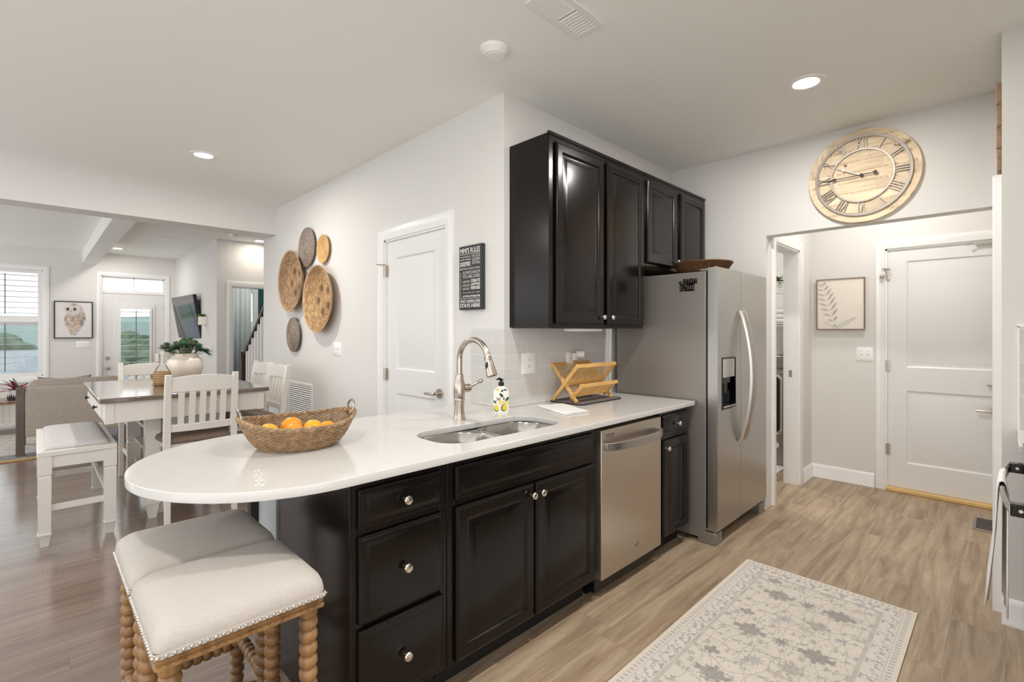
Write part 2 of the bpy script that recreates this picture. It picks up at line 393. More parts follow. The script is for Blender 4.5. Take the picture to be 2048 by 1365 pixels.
# far wall with windows, door and transom
W1 = (-.76, .09, .62, 2.37); W2 = (-1.95, -1.10, .62, 2.37); DR = (.83, 1.76, 0, 2.345)
m = MB(); xs = [-3.5, W2[0], W2[1], W1[0], W1[1], DR[0], DR[1], 2.05]
for i, hole in enumerate((None, W2, None, W1, None, DR, None)):
    if hole is None: m.box(xs[i], YF, 0, xs[i+1], YF+.14, CZ)
    else:
        m.box(xs[i], YF, hole[3], xs[i+1], YF+.14, CZ)
        if hole[2] > 0: m.box(xs[i], YF, 0, xs[i+1], YF+.14, hole[2])
struct('wall_far', m, 'wall', 'far living room wall with shuttered window and glazed door', 'wall')
# baseboards
def baseboard(name, segs, label):
    m = MB()
    for (x0, y0, x1, y1) in segs:
        dx, dy = x1-x0, y1-y0; L = math.hypot(dx, dy); ux, uy = dx/L, dy/L; nx, ny = uy, -ux
        pr = [(0, 0), (.022, 0), (.022, .012), (.016, .022), (.016, .095), (.010, .112), (.004, .12), (0, .12)]
        m.loops([[(x0+nx*o, y0+ny*o, z) for o, z in pr], [(x1+nx*o, y1+ny*o, z) for o, z in pr]])
    return struct(name, m, 'trim', label, 'baseboard')
baseboard('baseboard_pantry', [(XP, 6.2, XP, DY1+.09), (XP, DY0-.09, XP, 2.40)], 'white baseboard along the pantry wall')
baseboard('baseboard_hall', [(XG, YH, XG, GY1+.075)], 'white baseboard under the fern picture')
baseboard('baseboard_laundry_wall', [(LX1+.085, YH, XG, YH)], 'white baseboard by the laundry doorway')
baseboard('baseboard_right', [(XR, YR, XR, -.07), (XG, YR, 3.98, YR)], 'white baseboard on the short right wall')
baseboard('baseboard_clock', [(XC, 1.33, XC, YH), ], 'white baseboard beside the fridge')
baseboard('baseboard_far', [(.0, YF, DR[0]-.06, YF), (-3.4, YF, .0, YF)], 'white baseboard under the far window')
baseboard('baseboard_television', [(XT, YF, XT, 8.25)], 'white baseboard under the television')
# door casing: frame round an opening in the local XZ plane, front -Y
def casing_mb(w, h, cw=.075, t=.018, jamb=.12, sill=False, m=None):
    m = m or MB()
    pr = [(0, .0), (0, -t*.55), (.008, -t*.75), (cw*.35, -t*.8), (cw*.5, -t), (cw-.006, -t), (cw, -t*.8), (cw, 0)]
    if not sill:
        L = []
        for (px, pz, dx, dz) in ((-w/2, 0, -1, 0), (-w/2, h, -1, 1), (w/2, h, 1, 1), (w/2, 0, 1, 0)):
            L.append([(px+dx*o, y, pz+dz*o) for o, y in pr])
        m.loops(L)
    else:
        L = []
        for (px, pz, dx, dz) in ((-w/2, 0, -1, -1), (-w/2, h, -1, 1), (w/2, h, 1, 1), (w/2, 0, 1, -1)):
            L.append([(px+dx*o, y, pz+dz*o) for o, y in pr])
        m.loops(L, ring=True)
    if jamb:
        m.box(-w/2-.001, 0, 0, -w/2+.014, jamb, h).box(w/2-.014, 0, 0, w/2+.001, jamb, h).box(-w/2, 0, h-.014, w/2, jamb, h+.001)
        if sill: m.box(-w/2, 0, 0, w/2, jamb, .014)
    return m
def door_leaf(W_, H_, t, panels):
    m = MB(); xs = sorted({0, W_} | {p[0] for p in panels} | {p[2] for p in panels}); zs = sorted({0, H_} | {p[1] for p in panels} | {p[3] for p in panels})
    m.add([(0, 0, 0), (W_, 0, 0), (W_, 0, H_), (0, 0, H_), (0, t, 0), (W_, t, 0), (W_, t, H_), (0, t, H_)],
          [(0, 1, 5, 4), (1, 2, 6, 5), (2, 3, 7, 6), (3, 0, 4, 7), (4, 5, 6, 7)])
    for i in range(len(xs)-1):
        for j in range(len(zs)-1):
            a, b, c, d = xs[i], zs[j], xs[i+1], zs[j+1]
            if any(p[0] <= a and p[2] >= c and p[1] <= b and p[3] >= d for p in panels): continue
            m.add([(a, 0, b), (c, 0, b), (c, 0, d), (a, 0, d)], [(0, 1, 2, 3)])
    for p in panels: m.rects(*p, [(0, 0), (.006, .004), (.012, .009), (.022, .009), (.045, .004), (.05, .003)])
    return m
def hinge_mb(m, x, z): m.cyl((x, -.008, z-.045), (x, -.008, z+.045), .007, n=10); m.box(x-.004, -.004, z-.044, x+.02, .001, z+.044)
def lever_mb(m, x, z, dr):
    m.cyl((x, 0, z), (x, -.012, z), .032, n=24).cyl((x, -.012, z), (x, -.05, z), .011, n=14)
    m.tube([(x, -.05, z), (x+dr*.03, -.055, z), (x+dr*.11, -.05, z-.004)], [.011, .010, .008], n=10)
# pantry door (faces -X)
dW = DY1-DY0
d = T('door_1', 'white two-panel pantry door left of the black sign', 'door', (XP, (DY0+DY1)/2, 0), -90, kind='structure')
casing_mb(dW, DH, .085).build('door_casing', 'trim', d)
lf = door_leaf(dW-.03, DH-.02, .035, [(.13, 1.06, dW-.16, DH-.15), (.13, .24, dW-.16, .88)]).build('door_leaf', 'door', d, loc=(-dW/2+.015, .014, .005))
for z in (.28, 1.02, 1.82):
    m = MB(); hinge_mb(m, 0, z); m.build('hinge', 'nickel', d, loc=(-dW/2+.012, .006, 0))
m = MB(); m.tube([(0, -.008, 1.87), (-.02, -.03, 1.868), (-.045, -.055, 1.872)], .004); m.build('door_stop', 'nickel', d, loc=(-dW/2+.012, .006, 0))
m = MB(); lever_mb(m, 0, 0, -1); m.build('door_handle', 'nickel', d, loc=(dW/2-.085, .014, .93))
# hall door to the right (faces -X)
gW = GY1-GY0
d = T('door_2', 'white two-panel hall door with stacked levers, beside the fern picture', 'door', (XG, (GY0+GY1)/2, 0), -90, kind='structure')
casing_mb(gW, GH, .065).build('door_casing', 'trim', d)
door_leaf(gW-.03, GH-.055, .04, [(.125, 1.01, gW-.125, 1.90), (.125, .205, gW-.125, .815)]).build('door_leaf', 'door', d, loc=(-gW/2+.015, .012, .04))
for z in (.35, 1.06, 1.84):
    m = MB(); hinge_mb(m, 0, z); m.build('hinge', 'nickel', d, loc=(-gW/2+.012, .004, 0))
m = MB(); m.tube([(0, -.008, 1.885), (-.03, -.03, 1.885)], .004).cyl((.02, -.02, 1.883), (-.02, -.03, 1.887), .004).ball((-.03, -.035, 1.82), .018)
m.build('door_stop', 'nickel', d, loc=(-gW/2+.012, .004, 0))
m = MB(); m.cyl((0, 0, 0), (0, -.02, 0), .03, n=20).tube([(0, -.02, 0), (-.03, -.03, .012), (-.05, -.035, .014)], .006); m.build('deadbolt', 'nickel', d, loc=(.262, .012, .925))
m = MB(); lever_mb(m, 0, 0, -1); m.build('door_handle', 'nickel', d, loc=(.262, .012, .745))
m = MB(); m.box(-.05, -.02, 0, .09, 0, .012).tube([(-.06, -.02, .004), (-.09, -.03, 0)], .005); m.build('door_closer', 'nickel', d, loc=(.19, .0, 2.025))
m = MB(); m.box(-gW/2+.01, -.035, 0, gW/2-.01, .06, .03); m.build('threshold', 'threshold', d, bevel=.006)
# laundry doorway casing (faces -Y) and side door casing on the right wall
d = T('door_3', 'white casing and strike plate round the laundry doorway', 'doorway', ((LX0+LX1)/2, YH, 0), 0, kind='structure')
casing_mb(LX1-LX0, LH, .08).build('door_casing', 'trim', d)
m = MB(); m.box(-.004, .03, -.03, 0, .055, .03); m.build('strike_plate', 'nickel', d, loc=((LX1-LX0)/2-.012, .02, .977), bevel=.001)
d = T('door_4', 'white door casing seen edge-on at the right wall corner', 'doorway', (3.69, YR, 0), 180, kind='structure')
casing_mb(.62, 2.03, .075, .032, 0).build('door_casing', 'trim', d)
door_leaf(.6, 2.0, .008, [(.1, 1.0, .5, 1.88), (.1, .2, .5, .82)]).build('door_leaf', 'door', d, loc=(-.3, -.010, .012))
d = T('door_5', 'cream casing of the doorway into the teal room', 'doorway', ((TX0+TX1)/2, 8.25, 0), 0, kind='structure')
casing_mb(TX1-TX0, 2.04, .075).build('door_casing', 'trim', d)
m = MB(); m.box(0, .13, .01, .04, .75, 2.02); m.build('door_leaf', 'door', d, loc=(.35, 0, 0))
# far windows with frame, sash, pane
def window(name, w, label, shutters):
    cx = (w[0]+w[1])/2; ww = w[1]-w[0]; hh = w[3]-w[2]
    d = T(name, label, 'window', (cx, YF, w[2]), 0, kind='structure')
    casing_mb(ww, hh, .075, .018, .13, sill=True).build('window_frame', 'trim', d)
    m = MB(); m.box(-ww/2-.1, -.04, -.095, ww/2+.1, 0, -.07); m.build('window_sill', 'trim', d, bevel=.004)
    m = MB()
    for z0, z1 in ((.014, hh/2), (hh/2, hh-.014)):
        for a in ((-ww/2+.014, z0, -ww/2+.055, z1), (ww/2-.055, z0, ww/2-.014, z1), (-ww/2+.014, z0, ww/2-.014, z0+.04), (-ww/2+.014, z1-.04, ww/2-.014, z1)):
            m.box(a[0], .09, a[1], a[2], .12, a[3])
    m.build('sash', 'trim', d)
    m = MB(); m.box(-ww/2+.04, .103, .04, ww/2-.04, .107, hh-.04); m.build('pane', 'glass', d)
    return d
window('window_1', W1, 'shuttered double-hung window left of the owl picture', True)
window('window_added', W2, 'unseen window added left of the shuttered one to let in light', False)  # out of view, added to the far wall only to let in light
def shutter(name, label, loc, w, h, rows, rod=0, fr=.045, mid=None):
    s = T(name, label, 'shutter', loc)
    m = MB(); m.box(0, 0, 0, fr, .03, h).box(w-fr, 0, 0, w, .03, h).box(fr, 0, 0, w-fr, .03, fr).box(fr, 0, h-fr, w-fr, .03, h)
    if mid: m.box(fr, 0, mid-.05, w-fr, .03, mid+.05)
    m.build('shutter_frame', 'trim', s, bevel=.002)
    m = MB(); zs = []
    for z0, z1, n in rows:
        for i in range(n): zs.append(z0+(z1-z0)*(i+.5)/n)
    for z in zs:
        m.loops([[(x, .015+math.cos(t)*.042, z+math.sin(t)*.0045-math.cos(t)*.003) for t in [2*PI*k/10 for k in range(10)]] for x in (fr, w-fr)])
    m.build('louvers', 'trim', s)
    m = MB()
    for z0, z1, n in rows: m.box(rod-.007, -.034, z0+.03, rod+.007, -.026, z1-.03)
    m.build('tilt_rod', 'slot', s)
    return s
wh = W1[3]-W1[2]
shutter('plantation_shutter', 'white louvred shutter filling the window left of the owl picture', (W1[0]+.015, YF+.02, W1[2]+.015), W1[1]-W1[0]-.03, wh-.03, [(.045, .87, 8), (.97, wh-.075, 8)], rod=.40, mid=.92)
# exterior door with transom
d = T('door_6', 'white exterior door with half glass, shutter and transom light above', 'door', ((DR[0]+DR[1])/2, YF, 0), 0, kind='structure')
DW_ = DR[1]-DR[0]
casing_mb(DW_, DR[3], .065, .018, .13).build('door_casing', 'trim', d)
m = MB(); m.box(-DW_/2+.014, .02, 2.035, DW_/2-.014, .12, 2.085); m.build('transom_bar', 'trim', d)
m = MB(); m.box(-DW_/2+.014, .05, 2.085, -DW_/2+.03, .09, 2.33).box(DW_/2-.03, .05, 2.085, DW_/2-.014, .09, 2.33).box(-.008, .05, 2.085, .008, .09, 2.33).box(-DW_/2+.014, .05, 2.315, DW_/2-.014, .09, 2.333)
m.build('transom_frame', 'trim', d)
m = MB(); m.box(-DW_/2+.016, .068, 2.085, DW_/2-.016, .072, 2.33); m.build('transom_pane', 'glass', d)
gx0, gx1, gz0, gz1 = -.225, .25, .2, 1.79
m = MB(); a = DW_/2-.016
m.box(-a, .03, .01, gx0, .075, 2.03).box(gx1, .03, .01, a, .075, 2.03).box(gx0, .03, .01, gx1, .075, gz0).box(gx0, .03, gz1, gx1, .075, 2.03)
for (x0, z0, x1, z1) in ((gx0-.06, gz0-.06, gx0, gz1+.06), (gx1, gz0-.06, gx1+.06, gz1+.06), (gx0, gz0-.06, gx1, gz0), (gx0, gz1, gx1, gz1+.06)): m.box(x0, .012, z0, x1, .032, z1)
m.build('door_leaf', 'door', d, bevel=.003)
m = MB(); m.box(gx0, .05, gz0, gx1, .054, gz1); m.build('pane', 'glass', d)
for z in (.70, .875):
    m = MB(); m.cyl((0, 0, 0), (0, -.012, 0), .03, n=20).cyl((0, -.012, 0), (0, -.04, 0), .012, n=12)
    if z < .8: m.ball((0, -.05, 0), .028)
    m.build('knob', 'nickel', d, loc=(-DW_/2+.085, .03, z))
for z in (.3, 1.05, 1.8):
    m = MB(); hinge_mb(m, 0, z); m.build('hinge', 'nickel', d, loc=(DW_/2-.014, .02, 0))
c = (DR[0]+DR[1])/2
shutter('door_shutter', 'white louvred shutter mounted on the glass of the exterior door', (c+gx0-.002, YF-.022, gz0), gx1-gx0+.004, gz1-gz0, [(.03, gz1-gz0-.03, 15)], rod=.245, fr=.03)
# backsplash tile
m = MB(); m.box(XP, YK-.009, .905, 2.985, YK, 1.37).box(XP-.009, YK-.009, .905, XP, 2.325, 1.37)
struct('trim_backsplash', m, 'tile', 'pale grey subway tile backsplash behind sink and drying rack', 'backsplash', bevel=.002)
m = MB(); m.box(2.985, YK-.02, .905, 3.005, YK, 1.37); struct('trim_backsplash_edge', m, 'trim', 'white end strip of the backsplash beside the fridge', 'trim')
m = MB(); m.box(XR-.008, -.72, .905, XR, -.041, 1.37); struct('trim_side_splash', m, 'tile_white', 'grey tile side splash on the short right wall', 'backsplash')
m = MB(); m.box(XR-.012, -.045, .905, XR, -.038, 1.374).box(XR-.012, -.72, 1.37, XR, -.038, 1.378); struct('trim_side_splash_edge', m, 'trim', 'white edging round the side splash', 'trim')
# knee wall behind the peninsula
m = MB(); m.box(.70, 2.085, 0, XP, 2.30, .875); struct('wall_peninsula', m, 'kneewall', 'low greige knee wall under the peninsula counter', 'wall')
# outside
m = MB(); m.box(-600, 12, -9, 600, 900, -8.9); struct('ground_outside', m, 'outgrass', 'green ground far below outside the windows', 'ground')
m = MB(); L = []
for i in range(81):
    X = -400+i*10; h = 5.0+2.6*math.sin(X*.021+.4)+1.3*math.sin(X*.063)+.6*math.sin(X*.17)
    L.append([(X, 250, -9), (X, 262, h*.7), (X, 275, h), (X, 330, h+1), (X, 420, -9)])
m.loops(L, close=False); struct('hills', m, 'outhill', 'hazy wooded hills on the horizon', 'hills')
rr = random.Random(3)
m0 = MB()
for k in range(26):
    a, t = rr.uniform(0, 2*PI), rr.uniform(-.6, 1)
    m0.ball((2.1*math.cos(a)*math.sqrt(1-t*t*.8), 2.1*math.sin(a)*math.sqrt(1-t*t*.8), 6.4+2.0*t), rr.uniform(.8, 1.3), 9, 6)
tr = T('tree', 'rounded green tree outside, seen through the window', 'tree', (-4, 48, -8.9), group='trees beyond the windows')
m0.build('crown', 'outfoliage', tr); m = MB(); m.cyl((0, 0, 0), (0, 0, 6), .35, .2); m.build('trunk', 'outtrunk', tr)
tl = ['seen low in the shuttered window', 'seen at the middle of the shuttered window', 'seen behind the shuttered window frame', 'seen left in the door glass', 'seen at the centre of the door glass', 'seen right in the door glass', 'beyond the others', 'seen low in the door glass', 'taller than the rest, behind the door']
for k, (x, y, s) in enumerate([(2.6, 51, 1.0), (8.2, 56, 1.08), (14.5, 60, 1.1), (3.6, 40, 1.0), (9.5, 44, 1.04), (6.2, 68, 1.12), (-3.5, 72, 1.1), (5.4, 27, .92), (16, 78, 1.15)]):
    q = dup(tr, (x, y, -8.9), rz=k*50, label='rounded green tree outside, '+tl[k]); q.scale = (s*1.2, s*1.2, s*.98)
hs = T('neighbour_house', 'white neighbouring house with a grey shingle roof below the window', 'house', (-2.4, 27, -8.9))
m = MB(); m.box(-9, -3, 0, 3.6, 5, 8.6); m.build('walls', 'outwall', hs)
m = MB(); m.loops([[(x, -3.4, 8.5), (x, 1, 9.5), (x, 5.4, 8.5), (x, 1, 8.6)] for x in (-9.3, 3.9)]); m.build('roof', 'outroof', hs)
m = MB(); m.cyl((1.2, -.5, 9.0), (1.2, -.5, 9.45), .08, n=8).cyl((1.2, -.5, 9.45), (1.2, -.5, 9.55), .16, .02, n=8); m.build('roof_vent', 'outwall', hs)
pr_ = T('porch_railing', 'white porch rail and ledge outside the far window', 'railing', (0, 13.0, 0))
m = MB(); m.box(-3.5, 0, .34, 4, .5, .42); m.build('top_rail', 'outwall', pr_)
m = MB(); m.box(-3.5, .2, -.4, 4, .3, .34); m.build('panel', 'outwall', pr_)
m = MB(); m.box(.28, 0, 0, .33, .05, .14).box(-.1, 0, 0, -.05, .05, .14).box(-.12, 0, .10, .35, .04, .15).box(-.12, 0, .02, .35, .04, .05)
tag(m.build('porch_bench', 'blackmetal', loc=(-.1, 13.1, .42)), 'dark bench back outside the shuttered window', 'bench')
m = MB(); m.box(-3.5, 11.31, -.2, 4, 13.6, -.1); struct('floor_porch', m, 'outwall', 'white porch floor outside the glazed door', 'floor')

# ---------------------------------------------------------------- ceiling fittings
def downlight(loc, label, w, col=(1, .965, .925)):
    t = T('recessed_light', label, 'ceiling light', loc, group='recessed ceiling lights')
    m = MB(); m.lathe([(.062, -.001), (.066, -.006), (.09, -.006), (.094, 0)], 32); m.build('trim_ring', 'trim', t)
    m = MB(); m.lathe([(.062, -.003), (.03, -.002), (.0, -.002)], 32); m.build('lens', 'lens', t)
    lamp('lamp_light', (0, 0, -.02), w, col, parent=t)
    return t
LW = LAMP_W
downlight((3.065, .78, CZ), 'round recessed ceiling light near the wooden clock', LW)
downlight((.943, 4.42, CZ), 'round recessed ceiling light over the dining table', LW)
downlight((.98, 10.38, CZ), 'small recessed ceiling light in front of the exterior door', LW*.55)
downlight((2.455, 8.0, CZ), 'recessed ceiling light over the stair hall', LW*.2, (1, .88, .74))
for p, l in (((1.45, .78, CZ), 'recessed ceiling light over the sink, outside the frame'), ((-.2, .78, CZ), 'unseen recessed ceiling light added behind the camera for even brightness'),  # sink and back hall lamps inferred, the rest added for even brightness
             ((-1.4, 4.42, CZ), 'unseen recessed ceiling light added left of the dining table for even brightness'), ((-1.2, 8.6, CZ), 'unseen recessed ceiling light added over the living room rug'), ((4.6, .66, CZ), 'recessed ceiling light in the back hall'),
             ((5.0, 2.4, CZ), 'unseen recessed ceiling light added to brighten the laundry room'), ((2.9, 9.3, CZ), 'unseen recessed ceiling light added in the teal room')):
    downlight(p, l, LW*({4.6: .5, 5.0: .9, 2.9: .4}.get(p[0], 1)))
m = MB(); m.lathe([(.0, -.036), (.03, -.036), (.034, -.032), (.046, -.034), (.05, -.03), (.068, -.012), (.07, 0)], 32)
tag(m.build('smoke_detector', 'plastic', loc=(1.608, 1.762, CZ)), 'round white smoke detector on the kitchen ceiling', 'smoke detector')
m = MB(); m.lathe([(.0, -.03), (.05, -.03), (.06, 0)], 24)
tag(m.build('smoke_detector', 'plastic', loc=(2.02, 7.75, CZ)), 'small round detector on the stair hall ceiling', 'smoke detector')
def vent(label, loc, w, d, rz=0):
    t = T('ceiling_vent', label, 'vent', loc, rz)
    m = MB(); m.box(-w/2, -d/2, -.006, w/2, -d/2+.03, 0).box(-w/2, d/2-.03, -.006, w/2, d/2, 0).box(-w/2, -d/2+.03, -.006, -w/2+.03, d/2-.03, 0).box(w/2-.03, -d/2+.03, -.006, w/2, d/2-.03, 0).box(-.006, -d/2+.03, -.006, .006, d/2-.03, 0)
    m.build('vent_frame', 'grille', t, bevel=.002)
    m = MB(); m.box(-w/2+.02, -d/2+.02, -.001, w/2-.02, d/2-.02, 0); m.build('backing', 'grilledark', t)
    m = MB(); n = 9
    for i in range(n):
        y = -d/2+.035+(d-.07)*i/(n-1); m.add([(-w/2+.03, y-.006, -.001), (-.006, y-.006, -.001), (-.006, y+.004, -.007), (-w/2+.03, y+.004, -.007)], [(0, 1, 2, 3)])
    n2 = 8
    for i in range(n2):
        q = .014+(w/2-.05)*i/(n2-1); m.add([(q, -d/2+.03, -.001), (q, d/2-.03, -.001), (q+.009, d/2-.03, -.007), (q+.009, -d/2+.03, -.007)], [(0, 1, 2, 3)])
    m.build('louvers', 'grille', t)
vent('white ceiling air vent at the top edge of the photo', (1.655, 1.345, CZ), .36, .16)
vent('white ceiling air vent in the living room near the beam', (1.45, 8.65, CZ), .36, .2)
# return air grille on the pantry wall
t = T('air_return_grille', 'white return air grille low on the pantry wall behind the chairs', 'vent', (XP, 5.07, .52), -90)
m = MB(); m.rects(-.31, -.31, .31, .31, [(0, 0), (0, -.008), (.004, -.011), (.028, -.011), (.032, -.006)], cap=False); m.build('grille_frame', 'grille', t)
m = MB(); m.box(-.285, -.002, -.285, .285, 0, .285); m.build('backing', 'grilledark', t)
m = MB()
for i in range(26):
    z = -.27+.54*i/25; m.add([(-.28, -.001, z+.008), (.28, -.001, z+.008), (.28, -.010, z-.006), (-.28, -.010, z-.006)], [(0, 1, 2, 3)])
m.build('louvers', 'grille', t)
t = T('floor_register', 'small metal floor register by the right wall', 'vent', (4.72, .10, 0))
m = MB(); m.box(-.15, -.06, 0, .15, .06, .006); m.build('register_frame', 'greymetal', t, bevel=.002)
m = MB()
for i in range(12): m.box(-.125+.022*i, -.045, .006, -.117+.022*i, .045, .008)
m.build('slots', 'black', t)

# ---------------------------------------------------------------- switches and outlets
def plate(name, label, cat, loc, rz, w, h, kind):
    t = T(name, label, cat, loc, rz)
    m = MB(); m.rects(-w/2, -h/2, w/2, h/2, [(0, 0), (0, -.004), (.003, -.006)]); m.build('plate', 'plate', t)
    n = {'sw3': 3, 'sw2': 2}.get(kind, 1)
    for i in range(n):
        x = (i-(n-1)/2)*.046
        if kind.startswith('sw'):
            m = MB(); m.box(x-.016, -.0065, -.033, x+.016, -.006, .033); m.build('rocker_frame', 'plastic', t)
            m = MB(); m.add([(x-.006, -.006, -.012), (x+.006, -.006, -.012), (x+.006, -.006, .012), (x-.006, -.006, .012), (x-.005, -.016, .004), (x+.005, -.016, .004), (x+.005, -.014, .010), (x-.005, -.014, .010)], [(0, 1, 5, 4), (4, 5, 6, 7), (7, 6, 2, 3), (0, 4, 7, 3), (1, 2, 6, 5)])
            m.build('toggle', 'plastic', t)
        else:
            for z in (-.02, .02):
                m = MB(); m.cyl((x, -.005, z), (x, -.008, z), .015, n=18); m.build('socket', 'plastic', t)
                m = MB(); m.box(x-.007, -.0085, z-.002, x-.004, -.008, z+.007).box(x+.004, -.0085, z-.002, x+.007, -.008, z+.006); m.build('slots', 'slot', t)
    return t
plate('light_switch', 'white triple light switch plate on the pantry wall below the baskets', 'switch', (XP, 4.22, 1.192), -90, .165, .118, 'sw3')
plate('light_switch', 'white double light switch plate below the fern picture', 'switch', (XG, .866, 1.152), -90, .118, .118, 'sw2')
plate('light_switch', 'white switch plate under the owl picture', 'switch', (.59, YF, 1.13), 0, .17, .118, 'sw3')
plate('wall_outlet', 'white outlet on the backsplash left of the drying rack', 'outlet', (2.137, YK-.009, 1.157), 0, .118, .125, 'out')
plate('wall_outlet', 'white outlet with a plug-in device behind the drying rack', 'outlet', (2.535, YK-.009, 1.15), 0, .075, .125, 'out')
t = T('plug_in_freshener', 'white plug-in air freshener in the outlet above the drying rack', 'air freshener', (2.56, YK-.018, 1.19))
m = MB(); m.box(-.022, -.03, -.03, .022, 0, .02); m.build('body', 'plastic', t, bevel=.008)
m = MB(); m.cyl((0, -.03, .01), (.035, -.06, .012), .024, .026, n=20); m.build('warmer', 'plastic', t)

# ---------------------------------------------------------------- cabinets
KNOB = None
def knob(parent, x, z, y=-.02):
    global KNOB
    if KNOB is None:
        m = MB(); L = [(.006, 0), (.0065, .002), (.005, .006), (.005, .012), (.008, .016), (.0145, .019), (.0155, .023), (.013, .027), (.007, .0285), (.0, .029)]
        m.M = Matrix.Rotation(R(90), 4, 'X'); m.lathe(L, 20); KNOB = m.build('knob', 'knobmetal', parent, loc=(x, y, z)); return KNOB
    c = KNOB.copy(); C.objects.link(c); c.parent = parent; c.location = (x, y, z); return c
RAISED = [(0, 0), (0, -.013), (.004, -.0145), (.006, -.018), (.010, -.020), (.046, -.020), (.050, -.0175), (.053, -.0115), (.058, -.0095), (.064, -.0095), (.088, -.0165), (.092, -.017)]
SLABP = [(0, 0), (0, -.011), (.003, -.0125), (.009, -.0125), (.011, -.0145), (.016, -.0145), (.030, -.0195), (.034, -.020)]
def front(name, parent, x0, z0, x1, z1, prof, m='espresso'):
    b = MB(); b.rects(0, 0, x1-x0, z1-z0, prof); return b.build(name, m, parent, loc=(x0, 0, z0), angle=25)
def carcass(parent, w, depth, z0, z1, holes=()):
    m = MB(); m.box(0, 0, z0, w, depth, z1); return m.build('cabinet_body', 'espresso', parent, bevel=.0015)
YB = 1.44; BD = .59
def base(name, label, x, w):
    t = T(name, label, 'cabinet', (x, YB, 0))
    m = MB()
    if 'sink' in name: m.box(0, .004, .114, w, BD, .62).box(0, .004, .62, .018, BD, .8745).box(w-.018, .004, .62, w, BD, .8745).box(.018, BD-.012, .62, w-.018, BD, .8745).box(.018, .004, .62, w-.018, .016, .8745)
    else: m.box(0, .004, .114, w, BD, .8745)
    m.build('cabinet_body', 'espresso', t)
    m = MB()
    for a in ((0, .114, .03, .8745), (w-.03, .114, w, .8745), (.03, .852, w-.03, .8745), (.03, .114, w-.03, .13), (.03, .70, w-.03, .722)): m.box(a[0], 0, a[1], a[2], .004, a[3])
    m.build('face_frame', 'espresso', t, bevel=.001)
    m = MB(); m.box(0, .075, 0, w, BD, .1135); m.build('toe_kick', 'toe', t)
    return t
t = base('drawer_cabinet', 'dark espresso three-drawer base cabinet at the peninsula end', .715, .362)
for (z0, z1) in ((.724, .847), (.42, .697), (.125, .399)):
    dr = front('drawer', t, .012, z0, .338, z1, SLABP); knob(dr, .163, (z1-z0)/2)
m = MB(); m.box(-.014, 0, 0, 0, BD+.01, .8745); m.build('end_panel', 'espresso', t, bevel=.001)
t = base('sink_cabinet', 'dark espresso sink base cabinet with two raised-panel doors', 1.08, .915)
front('false_drawer_front', t, .032, .7255, .894, .847, SLABP)
dr = front('door', t, .032, .122, .455, .696, RAISED); knob(dr, .40, .53)
dr = front('door', t, .465, .122, .894, .696, RAISED); knob(dr, .024, .53)
t = base('narrow_cabinet', 'narrow dark espresso base cabinet between dishwasher and fridge', 2.64, .372)
dr = front('drawer', t, .016, .724, .345, .847, SLABP); knob(dr, .165, .062)
dr = front('door', t, .016, .122, .345, .696, RAISED); knob(dr, .03, .53)
# corbel
t = T('counter_bracket', 'black curved support bracket on the end of the knee wall', 'bracket', (.70, 2.325, 0))
m = MB(); pts = [(0, .8745), (-.20, .8745), (-.20, .84)]+[(-.20+.17*math.sin(PI/2*i/10)**1.0, .84-.30*(1-math.cos(PI/2*i/10))) for i in range(1, 11)]+[(0, .50)]
m.loops([[(x, y, z) for x, z in pts] for y in (-.025, .025)]); m.build('bracket_arm', 'black', t, bevel=.003)
m = MB(); m.box(-.0, -.025, .45, .02, .025, .8745); m.build('wall_plate', 'black', t)
# upper cabinets
def upper(name, label, x, w, z0, z1, doors):
    t = T(name, label, 'cabinet', (x, 1.735, z0)); h = z1-z0
    m = MB(); m.box(0, .004, .004, w, YK-1.736, h); m.build('cabinet_body', 'espresso', t, bevel=.0015)
    m = MB(); m.box(0, 0, 0, .035, .004, h).box(w-.035, 0, 0, w, .004, h).box(.035, 0, h-.04, w-.035, .004, h).box(.035, 0, 0, w-.035, .004, .03).box(w/2-.03, 0, .03, w/2+.03, .004, h-.04)
    m.box(-.004, -.006, h-.012, w, .01, h+.006); m.build('face_frame', 'espresso', t, bevel=.001)
    m = MB(); m.box(.018, .02, 0, w-.018, YK-1.74, .004); m.build('underside', 'rawwood', t)
    for (x0, x1, kx) in doors:
        dr = front('door', t, x0-x, .022, x1-x, h-.045, RAISED); knob(dr, kx, .045)
    return t
u1 = upper('upper_cabinet', 'tall dark espresso double-door upper cabinet over the drying rack', 1.985, .972, 1.37, 2.435, [(2.03, 2.475, .42), (2.515, 2.945, .025)])
u2 = upper('upper_cabinet', 'short dark espresso upper cabinet over the fridge', 2.9625, .9675, 1.80, 2.435, [(2.99, 3.42, .405), (3.475, 3.885, .025)])
t = T('under_cabinet_light', 'slim white light fixture under the tall upper cabinet', 'light fixture', (2.38, 1.80, 1.37))
m = MB(); m.box(-.14, -.04, -.016, .14, .04, -.001); m.build('housing', 'plastic', t, bevel=.004)
m = MB(); m.box(-.12, -.025, -.018, .12, .025, -.016); m.build('diffuser', 'plate', t)

